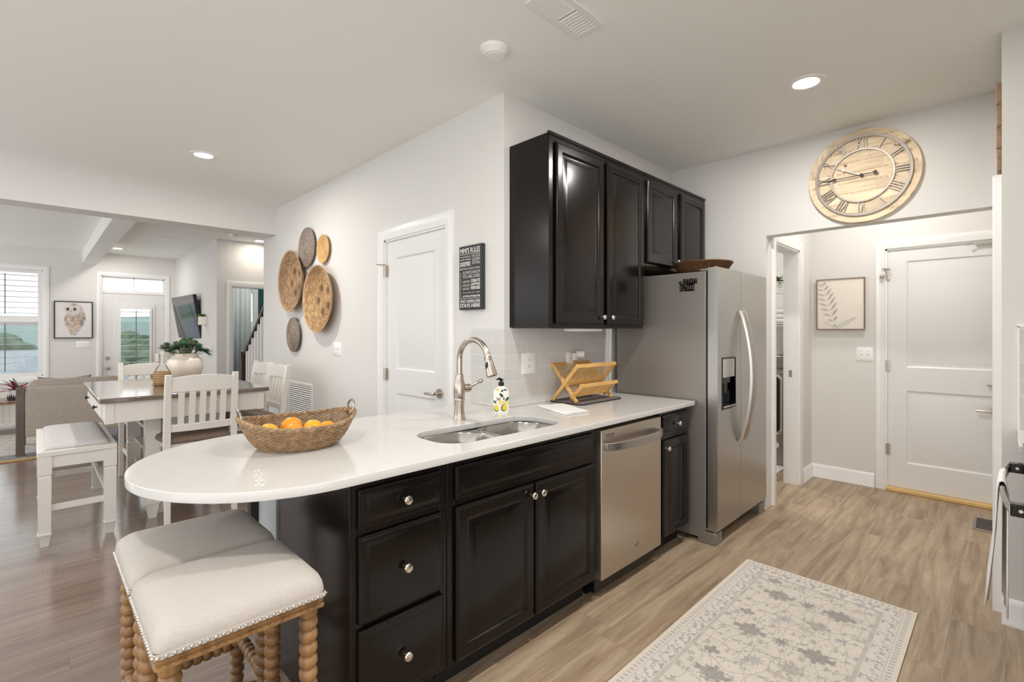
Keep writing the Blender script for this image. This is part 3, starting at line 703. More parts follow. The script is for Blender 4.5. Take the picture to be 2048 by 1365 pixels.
# ---------------------------------------------------------------- countertop and sink
SX0, SX1, SY0, SY1 = 1.145, 1.875, 1.508, 1.825
cu = bpy.data.curves.new('c', 'CURVE'); cu.dimensions = '2D'; cu.fill_mode = 'BOTH'; cu.extrude = .0115; cu.bevel_depth = .003; cu.bevel_resolution = 2
def spl(P):
    s = cu.splines.new('POLY'); s.points.add(len(P)-1)
    for q, p in zip(s.points, P): q.co = (p[0], p[1], 0, 1)
    s.use_cyclic_u = True
O = [(3.018, 1.402), (3.018, YK-.010), (XP+.001, YK-.010), (XP-.010, YK), (XP-.010, 2.33)]
O += [(.70, 2.338)]
for i in range(1, 48):
    a = PI/2+PI*i/48; O.append((.675+.478*math.cos(a), 1.870+.468*math.sin(a)))
O += [(.70, 1.402)]
bz = .003
cen = Vector((1.6, 1.8))
spl(O)
hole = rrect((SX1-SX0)/2, (SY1-SY0)/2, .12, 8, (SX0+SX1)/2, (SY0+SY1)/2); spl(list(reversed(hole)))
tmp = bpy.data.objects.new('tmp', cu); C.objects.link(tmp)
me = bpy.data.meshes.new_from_object(tmp); bpy.data.objects.remove(tmp)
me.polygons.foreach_set('use_smooth', [True]*len(me.polygons)); me.set_sharp_from_angle(angle=R(30))
me.materials.clear(); me.materials.append(MT['quartz'])
ct = bpy.data.objects.new('countertop', me); C.objects.link(ct); ct.location = (0, 0, .8903)
tag(ct, 'white quartz peninsula countertop with a rounded bar end', 'countertop')
t = T('kitchen_sink', 'stainless steel double bowl undermount sink', 'sink', ((SX0+SX1)/2, (SY0+SY1)/2, .8745))
hw, hd = (SX1-SX0)/2-.003, (SY1-SY0)/2-.003
def bowl(name, x0, x1, depth):
    m = MB(); cx, w2 = (x0+x1)/2, (x1-x0)/2; L = []
    n = 8
    for ins, z, r in ((-.016, .0003, .11), (0, .0003, .11), (.004, -.006, .11), (.008, -.10, .10), (.014, -depth+.05, .095), (.03, -depth+.015, .09), (.06, -depth, .07)):
        L.append([(x, y, z) for x, y in rrect(w2-ins, hd-ins, max(.02, min(r, w2-ins-.002)), n, cx, 0)])
    m.loops(L, cap0=False); m.lathe([(.045, -depth+.001), (.04, -depth+.0015), (.03, -depth-.004), (0, -depth-.004)], 24, (cx, .02, 0))
    return m.build(name, 'sinksteel', t, angle=50)
bowl('sink_bowl', -hw, -.014, .20); bowl('sink_bowl', .014, hw, .20)
m = MB()
n_ = 8; xa, xb = -.016, .016
for sy in (-1, 1):      # rim filling the corners between the two bowls
    P = [(0, sy*(hd+.001))]
    r_ = .105
    for s_ in (1, -1):
        arc = [(s_*(.012+r_-r_*math.sin(PI/2*i/n_)), sy*(hd-r_+r_*math.cos(PI/2*i/n_))) for i in range(n_+1)]
        P += arc if s_ == 1 else list(reversed(arc))
    m.loops([[(x, y, -.006) for x, y in P], [(x, y, -.001) for x, y in P]])
m.box(-.013, -hd+.10, -.012, .013, hd-.10, -.0012); m.build('sink_divider', 'sinksteel', t)
# faucet
t = T('kitchen_faucet', 'brushed nickel pull-down faucet behind the sink', 'faucet', (1.537, 1.945, .9048))
m = MB(); m.lathe([(.031, 0), (.031, .006), (.028, .012), (.026, .03), (.0245, .06), (.025, .095), (.0275, .098), (.0275, .103), (.026, .106), (.029, .125), (.0295, .15), (.0275, .185), (.021, .2), (.019, .225), (.019, .228), (.0165, .231)], 32)
m.build('body', 'nickel', t)
P = [(0, 0, .225), (0, 0, .30)]
for i in range(0, 15):
    a = PI*i/14*.93; P.append((.0, -.108+.108*math.cos(a), .305+.100*math.sin(a)))
m = MB(); m.tube(P, .0145, n=16); m.build('spout', 'nickel', t)
e1 = Vector(P[-1]); dv = (Vector(P[-1])-Vector(P[-2])).normalized()
m = MB(); q = lambda k: tuple(e1+dv*k)
m.tube([q(-.006), q(.0), q(.004), q(.006), q(.03), q(.07), q(.098), q(.101)], [.0165, .0185, .0185, .0175, .0205, .0245, .0265, .022], n=20); m.build('spray_head', 'nickel', t)
m = MB(); sd = tuple(e1+dv*.045+Vector((-.021, -.004, 0))); m.ball(sd, .010, 10, 8, (.5, .8, 1.8)); m.build('spray_button', 'black', t)
m = MB(); m.cyl((.02, 0, .155), (.062, -.006, .155), .0205, n=20).cyl((.048, -.004, .155), (.052, -.005, .155), .0225, n=20)
m.tube([(.058, -.006, .16), (.085, -.01, .168), (.11, -.016, .182), (.124, -.02, .187)], [.008, .0065, .008, .011], n=12).ball((.126, -.02, .187), .0125, 12, 8); m.build('lever', 'nickel', t)
# soap bottle
t = T('soap_bottle', 'white lemon-printed soap pump bottle beside the faucet', 'bottle', (1.828, 1.945, .9048), -45)
m = MB(); sec = lambda hx, hy, z, r: [(x, y, z) for x, y in rrect(hx, hy, r, 5)]
m.loops([sec(.040, .026, 0, .012), sec(.0425, .028, .004, .012), sec(.0425, .028, .118, .012), sec(.040, .026, .123, .012), sec(.034, .022, .130, .012), sec(.022, .017, .142, .012), sec(.015, .014, .147, .010)]); m.build('bottle_body', 'bottle', t)
m = MB(); m.cyl((0, 0, .146), (0, 0, .168), .0155, n=20).cyl((0, 0, .168), (0, 0, .176), .006, n=12).cyl((0, 0, .175), (0, 0, .184), .011, .013, n=16)
m.tube([(0, 0, .183), (-.01, -.006, .187), (-.026, -.014, .182)], [.006, .006, .004], n=8); m.build('pump', 'black', t)
def pr_ell(m, x, z, rx, rz, a=0, y=-.0286):
    P = []
    for i in range(18):
        q = 2*PI*i/18; u, v = rx*math.cos(q), rz*math.sin(q); P.append((x+u*math.cos(a)-v*math.sin(a), y, z+u*math.sin(a)+v*math.cos(a)))
    m.loops([[(p[0], y+.0008, p[2]) for p in P], P])
m = MB(); pr_ell(m, -.025, .03, .011, .016, .1, -.029); m.build('lemon_print', 'lemon', t)
m = MB(); pr_ell(m, .019, .032, .013, .017, -.15, -.029); m.build('lemon_print', 'lemon', t)
m = MB(); pr_ell(m, -.02, .126, .010, .007, .5, -.0262); m.build('lemon_print', 'lemon', t)
m = MB(); pr_ell(m, -.026, .026, .013, .018, .1); pr_ell(m, .016, .030, .016, .020, -.15); pr_ell(m, .002, .098, .008, .014, .7); pr_ell(m, .033, .078, .007, .014, -.7); pr_ell(m, -.033, .062, .006, .009, .6); pr_ell(m, .006, .122, .007, .006, .3); pr_ell(m, .024, .126, .005, .012, 1.0, -.0262); pr_ell(m, .015, .08, .004, .008, -.3); m.build('leaf_print', 'leafprint', t)
m = MB(); m.box(-.012, -.0288, .050, .040, -.027, .068); m.build('label_print', 'yellowprint', t)
m = MB(); pr_ell(m, -.02, .08, .003, .008, .4); pr_ell(m, -.013, .078, .003, .008, -.5); pr_ell(m, -.006, .074, .003, .010, -.2); pr_ell(m, -.02, .072, .005, .003, 0); m.build('blossom_print', 'pinkprint', t)
# dish towel, drying mat, rack
def cloth(name, corners, z, layers, m, label, cat, thick=.004):
    mb = MB(); rr = random.Random(5)
    for k in range(layers):
        s = 1-.02*k; c = Vector((sum(p[0] for p in corners)/4, sum(p[1] for p in corners)/4)); n = 14; g = []
        P = [c+(Vector(p)-c)*s+Vector((rr.uniform(-.004, .004), rr.uniform(-.004, .004))) for p in corners]
        top, bot = [], []
        for i in range(n+1):
            for j in range(n+1):
                u, v = i/n, j/n; p = (P[0]*(1-u)+P[1]*u)*(1-v)+(P[3]*(1-u)+P[2]*u)*v
                ed = min(u, 1-u, v, 1-v); w = .0012*math.sin(9*u+3*v+k)+.001*math.sin(13*v-k)
                zz = z+k*thick; top.append((p.x, p.y, zz+thick*(1.0 if ed > .02 else .55)+w*(k > 0))); bot.append((p.x, p.y, zz+w*.2*(k > 0)))
        N = n+1; o = len(top); fs = []
        for i in range(n):
            for j in range(n):
                a = i*N+j; fs += [(a, a+N, a+N+1, a+1), (o+a, o+a+1, o+a+N+1, o+a+N)]
        for i in range(n):
            for (a, b) in ((i, i+1), ((n)*N+i, (n)*N+i+1), (i*N, (i+1)*N), (i*N+n, (i+1)*N+n)): fs.append((a, b, o+b, o+a))
        mb.add(top+bot, fs)
    return tag(mb.build(name, m, angle=60), label, cat)
cloth('dish_towel', [(2.10, 1.935), (1.985, 1.63), (2.17, 1.60), (2.295, 1.90)], .905, 3, 'towel', 'folded white dish towel in front of the drying rack', 'towel')
t = T('drying_mat', 'grey speckled dish drying mat under the wooden rack', 'mat', (2.55, 1.905, .905))
pm = rrect(.225, .125, .03, 5); m = MB(); m.prism(pm, .0, .006); m.build('mat_pad', 'matgrey', t, bevel=.002)
m = MB(); m.tube([(x, y, .0045) for x, y in pm], .0045, n=8, closed=True); m.build('mat_binding', 'matedge', t)
RX0, RX1 = 2.345, 2.745
t = T('dish_rack', 'folding bamboo dish drying rack on the counter', 'dish rack', ((RX0+RX1)/2, 1.91, .9112))
hL = (RX1-RX0)/2
def bar(a, b, w, th, mname='bamboo', name='bar'):
    a, b = Vector(a), Vector(b); d = (b-a); L = d.length; d.normalize(); xx = Vector((1, 0, 0))
    if abs(d.dot(xx)) > .9: xx = Vector((0, 0, 1))
    yy = d.cross(xx).normalized(); xx = yy.cross(d).normalized(); m = MB(); vs = []
    for s in (0, L):
        for (u, v) in ((-1, -1), (1, -1), (1, 1), (-1, 1)): vs.append(tuple(a+d*s+xx*(u*w/2)+yy*(v*th/2)))
    m.add(vs, [(3, 2, 1, 0), (4, 5, 6, 7), (0, 1, 5, 4), (1, 2, 6, 5), (2, 3, 7, 6), (3, 0, 4, 7)])
    return m
for sx in (-1, 1):
    x = sx*hL
    bar((x, .105, .004), (x, -.095, .235), .013, .022).build('cross_leg', 'bamboo', t, bevel=.002)
    bar((x-sx*.014, -.075, .004), (x-sx*.014, .125, .235), .013, .022).build('cross_leg', 'bamboo', t, bevel=.002)
    bar((x-sx*.027, -.02, .02), (x-sx*.027, -.115, .115), .012, .022).build('lower_arm', 'bamboo', t, bevel=.002)
for (y, z) in ((-.095, .228), (.125, .228), (.0, .115), (.03, .115), (-.11, .108), (-.04, .045)):
    bar((-hL+.0, y, z), (hL, y, z), .022, .012).build('rail', 'bamboo', t, bevel=.002)
def dowels(a, b, n, r=.003):
    o = None
    for i in range(n):
        x = -hL+.03+(2*hL-.06)*i/(n-1)
        if o is None: m = MB(); m.cyl(a, b, r, n=8); o = m.build('dowel', 'bamboo', t, loc=(x, 0, 0))
        else: dupp(o, (x, 0, 0))
dowels((0, .0, .112), (0, -.095, .24), 17); dowels((0, .03, .112), (0, .125, .24), 17); dowels((0, -.04, .04), (0, -.112, .118), 17); dowels((0, -.035, .045), (0, .02, .115), 17)

# ---------------------------------------------------------------- dishwasher, fridge
t = T('dishwasher', 'stainless steel dishwasher between the dark base cabinets', 'dishwasher', (2.02, 1.42, 0))
wD = .608
m = MB(); m.box(.006, .045, .02, wD-.006, .6, .868); m.build('tub', 'black', t)
m = MB(); m.loops([[(.004+.0*k, y, z) if k == 0 else (wD-.004, y, z) for k in (0, 1)] for y, z in ()] or [[(.004, 0, .096), (wD-.004, 0, .096), (wD-.004, .045, .096), (.004, .045, .096)], [(.004, 0, .851), (wD-.004, 0, .851), (wD-.004, .045, .851), (.004, .045, .851)]]); m.build('door', 'dwsteel', t, bevel=.003)
m = MB(); P = []
for i in range(13):
    u = i/12; P.append((.02+u*(wD-.04), -.012-.045*math.sin(PI*min(1, max(0, u)))**.55, 0))
L = [[(x, y, -.02), (x, y-.010, -.02), (x, y-.010, .02), (x, y, .02)] for x, y, _ in P]; m.loops(L); m.box(.018, -.016, -.02, .032, .0, .02).box(wD-.032, -.016, -.02, wD-.018, .0, .02); m.build('handle', 'steel', t, loc=(0, 0, .768), bevel=.002)
m = MB(); m.box(.04, -.001, .822, .12, 0, .826).box(.04, -.001, .811, .115, 0, .8135).box(.33, -.001, .838, .342, 0, .840); m.build('control_marks', 'black', t)
m = MB(); m.M = Matrix.Translation((.335, 0, .185)) @ Matrix.Rotation(R(90), 4, 'X'); m.lathe([(.018, 0), (.018, .002), (.015, .003), (0, .003)], 24); m.build('logo_badge', 'greymetal', t)
m = MB(); m.box(0, .09, 0, wD, .12, .09); m.build('toe_panel', 'black', t)
FXL, FXR = 3.043, 3.925
t = T('refrigerator', 'stainless side-by-side refrigerator with water dispenser', 'refrigerator', (FXL, 1.262, 0)); fw = FXR-FXL
m = MB(); m.box(0, .075, .03, fw, .74, 1.735); m.build('case', 'fridgeside', t, bevel=.004)
m = MB(); m.box(.004, .064, .1, .016, .075, 1.70).box(fw-.016, .064, .1, fw-.004, .075, 1.7).box(.016, .066, .1, fw-.016, .075, 1.72); m.build('door_gasket', 'black', t)
sp_ = .372
def fdoor(x0, x1, disp):
    m = MB(); z0, z1 = .095, 1.757; n = 8
    prof = [(x0+(x1-x0)*i/n, -.012*(1-((i/n if not disp else 1-i/n))**2)*0+0) for i in range(n+1)]
    if not disp:
        m.box(x0, 0, z0, x1, .062, z1)
    else:
        a, b, c_, d_ = disp
        m.box(x0, 0, z0, a, .062, z1).box(b, 0, z0, x1, .062, z1).box(a, 0, z0, b, .062, c_).box(a, 0, d_, b, .062, z1).box(a, .05, c_, b, .062, d_)
    return m.build('door', 'steel', t, bevel=.0 if disp else .004)
dz = (.065, .285, .85, 1.185)
fl = fdoor(.0, sp_-.003, dz); fr_ = fdoor(sp_+.003, fw, None)
# dispenser
m = MB(); a, b, c_, d_ = dz
m.rects(a, c_, b, d_, [(0, 0), (0, -.003), (.006, -.004), (.010, .0), (.012, .046)]); m.build('dispenser_bezel', 'blackgloss', fl)
m = MB(); m.add([(a+.012, .0, d_-.012), (b-.012, 0, d_-.012), (b-.012, .012, d_-.12), (a+.012, .012, d_-.12)], [(0, 3, 2, 1)]); m.box(a+.012, .0, d_-.13, b-.012, .044, d_-.012); m.build('dispenser_panel', 'steelbright', fl)
m = MB(); m.box(a+.05, .012, d_-.17, b-.06, .04, d_-.13).box(a+.08, .02, c_+.10, b-.09, .028, d_-.17); m.build('dispenser_paddle', 'black', fl)
m = MB(); m.box(a+.014, -.006, c_+.012, b-.014, .044, c_+.022); m.build('drip_tray', 'steelbright', fl)
def fhandle(par, x):
    P, Rr = [], []
    z0, z1 = .61, 1.49
    for i in range(21):
        u = i/20; P.append((x, -.006-.072*math.sin(PI*u)**.8, z0+(z1-z0)*u))
    m = MB(); L = []
    for (px, py, pz) in P: L.append([(px-.013, py, pz), (px-.011, py-.014, pz), (px, py-.019, pz), (px+.011, py-.014, pz), (px+.013, py, pz)])
    m.loops(L); m.build('handle', 'steelbright', par, angle=50)
fhandle(fl, sp_-.03); fhandle(fr_, sp_+.03)
for x in (.02, fw-.1):
    m = MB(); m.box(x-.015, .01, 0, x+.075, .13, .075); m.build('foot_cover', 'fridgeside', t, bevel=.004)
m = MB(); m.box(.1, .08, .02, fw-.12, .10, .09); m.build('kick_grille', 'black', t)
for z in (.085, 1.742):
    m = MB(); m.box(.008, .01, z, .06, .12, z+.012).cyl((.03, .03, z-.02), (.03, .03, z+.02), .010, n=12); m.build('hinge', 'steelbright', t, bevel=.002)
# cut-out word magnet on the fridge side (letter shapes are not readable in the photo)
t = T('fridge_magnet', 'black cut-out word magnet high on the fridge side', 'magnet', (FXL, 1.445, 1.655), -90)
m = MB(); rr = random.Random(11)
def strokes(x0, z0, w, h, n):
    cw = w/n
    for i in range(n):
        x = x0+i*cw; m.box(x, -.004, z0, x+cw*.28, 0, z0+h); m.box(x+cw*.62, -.004, z0, x+cw*.9, 0, z0+h)
        for zz in rr.sample((0, .38, .8), 2): m.box(x, -.004, z0+zz*h, x+cw*.9, 0, z0+zz*h+h*.2)
strokes(-.045, .006, .098, .034, 6); strokes(-.066, -.040, .100, .047, 6); m.box(-.076, -.004, .014, -.05, 0, .021).box(-.066, -.004, .006, -.06, 0, .030)
m.build('letters', 'iron', t)
# ---------------------------------------------------------------- woven basket helper
def woven_dish(name, label, loc, rot, rad, depth, mname, rings=None, group=None, colf=None, n=120, back=False, cat='basket', floor_r=.55):
    m = MB(); k = rings or max(10, int(rad/.011)); prof = []
    f = lambda r: depth*(1-max(0, (r-floor_r)/(1-floor_r))**1.6) if True else 0
    S_ = 4
    for i in range(k*S_+1):
        u = i/(k*S_); r = rad*u; b = .0038*abs(math.sin(PI*i/S_)); z = -f(u)+b
        prof.append((max(r, .0005), z))
    prof += [(rad+.005, .002), (rad+.006, -.006), (rad, -.010)]
    for u in (.85, .7, .55, .3, 0): prof.append((max(rad*u, .0005), -f(u)-.008))
    m.lathe(prof, n); o = m.build(name, mname, angle=80); o.location = loc; o.rotation_euler = rot
    if colf:
        co = np.array([v.co[:] for v in o.data.vertices]); vcol(o, colf(np.hypot(co[:, 0], co[:, 1])/rad, np.arctan2(co[:, 1], co[:, 0]), co))
    return tag(o, label, cat, group)
def rnd(seed, shape): return np.random.RandomState(seed).rand(*shape)
def cf_spots(seed, base, dark, mid, nsp):
    def f(r, a, co):
        q = np.random.RandomState(seed); n = len(r); c = np.tile(lin3(*base), (n, 1)); ring = np.floor(r*24)
        h = np.sin(ring*12.9898+np.floor((a+ring*.37)*7)*78.233+seed)*43758.5453; nz = h-np.floor(h); c *= (.58+.56*nz)[:, None]; c *= (.62+.38*np.clip(1.6*np.abs(np.sin(PI*r*28)), 0, 1))[:, None]
        x, y = r*np.cos(a), r*np.sin(a)
        w = np.clip((r-.62)/.3, 0, 1)*(.5+.5*np.sin(a*2+seed)); c = c*(1-.55*w[:, None])+lin3(*mid)*(.55*w[:, None])
        for i in range(nsp):
            t = 2*PI*i/nsp+.4; cx, cy = .38*math.cos(t), .38*math.sin(t); d_ = np.hypot(x-cx, y-cy); k = np.clip((.15+.03*np.sin(a*40+r*60)-d_)*14, 0, 1)*.8
            c = c*(1-k[:, None])+lin3(*dark)*k[:, None]
        k = ((q.rand(n) < .14)*.55)[:, None]; c = c*(1-k)+lin3(*dark)*k; k = (np.clip((r-.965)*60, 0, 1)*.6)[:, None]; return c*(1-k)+lin3(206, 178, 146)*k
    return f
GB = 'woven wall baskets on the pantry wall'
rotw = lambda tx, ty: (0, R(-90+tx), R(ty))
woven_dish('wall_basket', 'large spotted tan basket, rightmost of the big pair on the wall', (XP-.088, 4.478, 1.654), (0, R(-90), 0), .309, .076, 'coil', group=GB, colf=cf_spots(1, (208, 170, 124), (92, 66, 50), (138, 102, 72), 5))
woven_dish('wall_basket', 'large brown basket with a darker rim, left of the spotted one on the wall', (XP-.088, 5.147, 1.869), (0, R(-90), 0), .309, .076, 'coil', group=GB, colf=cf_spots(5, (196, 160, 124), (92, 68, 54), (118, 88, 68), 5))
woven_dish('wall_basket', 'grey twig basket hanging highest on the wall', (XP-.03, 4.85, 2.185), (0, R(-90), 0), .19, -.022, 'greyweave', group=GB, floor_r=.3)
woven_dish('wall_basket', 'small golden coiled basket right of the grey twig one', (XP-.03, 4.47, 2.122), (0, R(-90), 0), .128, .020, 'yellowcoil', group=GB, floor_r=.6)
woven_dish('wall_basket', 'small grey twig basket hanging lowest on the wall', (XP-.035, 5.19, 1.318), (0, R(-90), 0), .172, -.028, 'greyweave', group=GB, floor_r=.3)
woven_dish('fridge_basket', 'shallow dark woven tray on top of the fridge', (3.37, 1.505, 1.832), (0, 0, 0), .195, .088, 'darkweave', floor_r=.6)

# ---------------------------------------------------------------- fruit basket
t = T('fruit_basket', 'oval seagrass basket with metal ring handles on the bar counter', 'basket', (.738, 1.945, .9048), -6)
def bpt(a, u):     # u 0 base .. 1 rim
    ax = .136+.076*u**.7; ay = .125+.066*u**.7; ca, sa = math.cos(a), math.sin(a)
    rim = .096+.028*abs(ca)**3.2
    return Vector((ax*ca, ay*sa, .006+(rim-.006)*u**1.15))
rr = random.Random(2); NS = 190
m = MB()
for j in range(20):
    u = j/19
    P = []
    for k in range(NS):
        a = 2*PI*k/NS; p = bpt(a, u); nrm = Vector((math.cos(a), math.sin(a), 0)); P.append(p+nrm*(.0025*(1 if (k//2+j) % 2 else -1)+rr.uniform(-.0012, .0012))+Vector((0, 0, rr.uniform(-.0012, .0012))))
    m.tube(P, .0026 if j < 18 else .0050, n=5, closed=True)
m.build('weave', 'seagrass', t)
m = MB()
for k in range(104):
    a = 2*PI*k/104+rr.uniform(-.01, .01); m.tube([bpt(a, u/8) for u in range(9)], .0021, n=5)
for k in range(60):
    a = rr.uniform(0, 2*PI); u = rr.uniform(.1, 1); p = bpt(a, u); m.cyl(p, p+Vector((math.cos(a)*.01, math.sin(a)*.01, rr.uniform(-.01, .01))), .0006, .0003, n=4)
m.build('ribs', 'seagrass', t)
m = MB(); m.loops([[(.140*math.cos(q), .125*math.sin(q), z) for q in [2*PI*k/40 for k in range(40)]] for z in (0, .008)]); m.build('base', 'seagrass', t)
for sx in (-1, 1):
    P = []
    for k in range(20):
        q = 2*PI*k/20; P.append((sx*(.204+.008*math.sin(q)), .036*math.cos(q), .126+.034*math.sin(q)))
    m = MB(); m.tube(P, .0042, n=10, closed=True); m.build('handle', 'basketmetal', t)
    m = MB()
    for s in (-1, 1): m.ball((sx*.200, s*.030, .114), .013, 10, 8, (1, 1, .8))
    m.build('handle_binding', 'seagrass', t)
oc = Vector((.738, 1.945, .9048)); ro = Matrix.Rotation(R(-45), 4, 'Z')
for i, (x, y, z, r, mt_, lb) in enumerate(((-.100, -.040, .044, .038, 'orangeyellow', 'yellow-orange fruit at the left end of the basket'), (-.050, .045, .052, .041, 'orange', 'large orange at the back left of the basket'), (.000, -.045, .046, .037, 'orange', 'orange at the front middle of the basket'),
        (.040, .035, .048, .036, 'orangeyellow', 'yellow-orange fruit at the back of the basket'), (.108, .010, .048, .036, 'orange', 'orange at the right end of the basket'), (.078, -.062, .044, .034, 'orange', 'orange at the front right, half hidden by the rim'), (.02, .004, .086, .034, 'orangeyellow', '-'))):
    if i == 6: continue
    m = MB(); m.ball((0, 0, 0), r, 24, 16, (1, 1, .93)); o = m.build('orange', mt_, loc=tuple(oc+(ro @ Vector((x, y, z+.011))))); tag(o, lb, 'orange', 'oranges in the seagrass basket')
    m = MB(); m.ball((0, 0, r*.92), .004, 8, 6, (1, 1, .5)); m.build('stem', 'leafgreen', o)

# ---------------------------------------------------------------- bar stools
def bobbin(m, p0, p1, r, pitch, neck=.62):
    p0, p1 = Vector(p0), Vector(p1); d = p1-p0; L = d.length; n = max(1, round(L/pitch)); pt = L/n; P, Rr = [], []
    for i in range(n):
        for q in range(8):
            t = q/8; P.append(p0+d*((i+t)/n)); Rr.append(r*(neck+(1-neck)*math.sin(PI*t)**.55))
    P.append(p1); Rr.append(r*neck); m.tube(P, Rr, n=14)
def bar_stool(label, loc, group):
    t = T('bar_stool', label, 'stool', loc, 0, group); hx, hy = .197, .182
    for sx in (-1, 1):
        for sy in (-1, 1):
            x, y = sx*(hx-.035), sy*(hy-.035); m = MB(); m.lathe([(.016, 0), (.02, .01), (.024, .03), (.016, .045)], 16, (x, y, 0)); bobbin(m, (x, y, .045), (x, y, .548), .0255, .037)
            m.lathe([(.020, .545), (.025, .553), (.025, .576)], 16, (x, y, 0)); m.build('leg', 'stoolwood', t, angle=60)
    for sx in (-1, 1):
        m = MB(); bobbin(m, (sx*(hx-.035), -hy+.055, .20), (sx*(hx-.035), hy-.055, .20), .020, .031); m.build('stretcher', 'stoolwood', t, angle=60)
    for sy in (-1, 1):
        m = MB(); bobbin(m, (-hx+.055, sy*(hy-.035), .16), (hx-.055, sy*(hy-.035), .16), .020, .031); m.build('stretcher', 'stoolwood', t, angle=60)
    rc = lambda i, z: [(x, y, z) for x, y in rrect(hx-i, hy-i, .012, 4)]
    m = MB(); m.loops([rc(.006, .573), rc(.0, .576), rc(.0, .583), rc(.005, .586), rc(.004, .590), rc(.001, .593), rc(.001, .598), rc(.006, .602)]); m.build('seat_frame', 'stoolwood', t, angle=50)
    m = MB()
    n = 10
    def ring(i, z, r=.035, dome=0):
        P = rrect(hx-i, hy-i, max(.01, min(r, hx-i, hy-i)-.001), n); return [(x, y, z+dome*(1-(y/hy)**2)) for x, y in P]
    m.loops([ring(.004, .601, .016), ring(.001, .606, .018), ring(-.002, .624, .026), ring(.0, .641, .032), ring(.006, .656, .038, .002), ring(.020, .668, .045, .006), ring(.048, .674, .05, .010), ring(.09, .677, .05, .013), ring(.16, .679, .02, .014)]); m.build('seat_cushion', 'linen', t, angle=80)
    m = MB(); m.loops([rc(-.001, .602), rc(-.0025, .603), rc(-.0025, .615), rc(-.001, .616)], cap0=False, cap1=False); m.build('trim_tape', 'linen', t)
    m = MB(); st = .0165
    for sy in (-1, 1):
        k = int(2*hx/st)
        for i in range(k+1): m.ball((-hx+.006+(2*hx-.012)*i/k, sy*(hy+.002), .609), .0052, 8, 6)
    for sx in (-1, 1):
        k = int(2*hy/st)
        for i in range(k+1): m.ball((sx*(hx+.002), -hy+.006+(2*hy-.012)*i/k, .609), .0052, 8, 6)
    m.build('nailheads', 'knobmetal', t)
    return t
GS = 'bar stools at the peninsula'
st = bar_stool('nearer linen bar stool with beaded wooden legs, in front of its twin', (.388, 1.528, 0), GS)
dup(st, (.388, 1.912, 0), 0, 'farther linen bar stool with beaded wooden legs, tucked behind the nearer one', GS)

# ---------------------------------------------------------------- dining set
t = T('dining_table', 'counter-height white dining table with a dark plank top', 'table', (.806, 4.82, 0)); tx, ty = .515, .74
m = MB(); m.box(-tx, -ty, .882, tx, ty, .914); m.build('tabletop', 'tabletop', t, bevel=.007)
m = MB(); ix, iy = tx-.035, ty-.035
m.box(-ix, -iy, .745, ix, -iy+.022, .8815).box(-ix, iy-.022, .745, ix, iy, .8815).box(ix-.022, -iy+.022, .745, ix, iy-.022, .8815).box(-ix, -iy+.022, .745, -ix+.022, iy-.022, .8815)
for sx in (-1, 1):
    for sy in (-1, 1): m.box(sx*ix-.045*(sx > 0)-.004*(sx < 0), sy*iy-.045*(sy > 0)-.004*(sy < 0), .742, sx*ix+.045*(sx < 0)+.004*(sx > 0), sy*iy+.045*(sy < 0)+.004*(sy > 0), .8815)
m.build('apron', 'chairpaint', t, bevel=.002)
m = MB(); m.M = Matrix.Translation((-ix, .0, 0)) @ Matrix.Rotation(R(-90), 4, 'Z'); m.rects(-.55, .765, .55, .872, [(0, 0), (0, -.012), (.012, -.016), (.02, -.016)]); dr = m.build('drawer', 'chairpaint', t)
for y in (-.35, .35):
    m = MB(); m.M = Matrix.Translation((-ix-.014, y, .82)) @ Matrix.Rotation(R(-90), 4, 'Y'); m.lathe([(.005, 0), (.005, .012), (.013, .018), (.013, .026), (0, .029)], 14); m.build('knob', 'blackmetal', dr)
px_, py_ = .20, .47
for sx in (-1, 1):
    for sy in (-1, 1):
        m = MB(); x, y = sx*px_, sy*py_; sq = lambda h, z: [(x-h, y-h, z), (x+h, y-h, z), (x+h, y+h, z), (x-h, y+h, z)]
        m.loops([sq(.022, 0), sq(.034, .08), sq(.036, .10), sq(.042, .105), sq(.042, .135), sq(.036, .14), sq(.036, .16), sq(.045, .165), sq(.045, .40), sq(.041, .405), sq(.041, .42), sq(.045, .425), sq(.045, .745)]); m.build('leg', 'chairpaint', t)
for z in (.24, .42, .59):
    m = MB(); m.box(-px_+.0, -py_+.03, z, px_, py_-.03, z+.022); m.build('shelf', 'chairpaint', t, bevel=.002)
m = MB(); m.box(-.012, -py_+.04, .262, .012, py_-.04, .744); m.build('back_panel', 'chairpaint', t)
for sy in (-1, 1):
    m = MB(); m.box(-px_+.04, sy*py_-.012, .20, px_-.04, sy*py_+.012, .744)
    for k in range(4): m.box(-px_+.06+k*.08, sy*py_-.015, .21, -px_+.064+k*.08, sy*py_+.015, .73)
    m.build('end_panel', 'chairpaint', t)
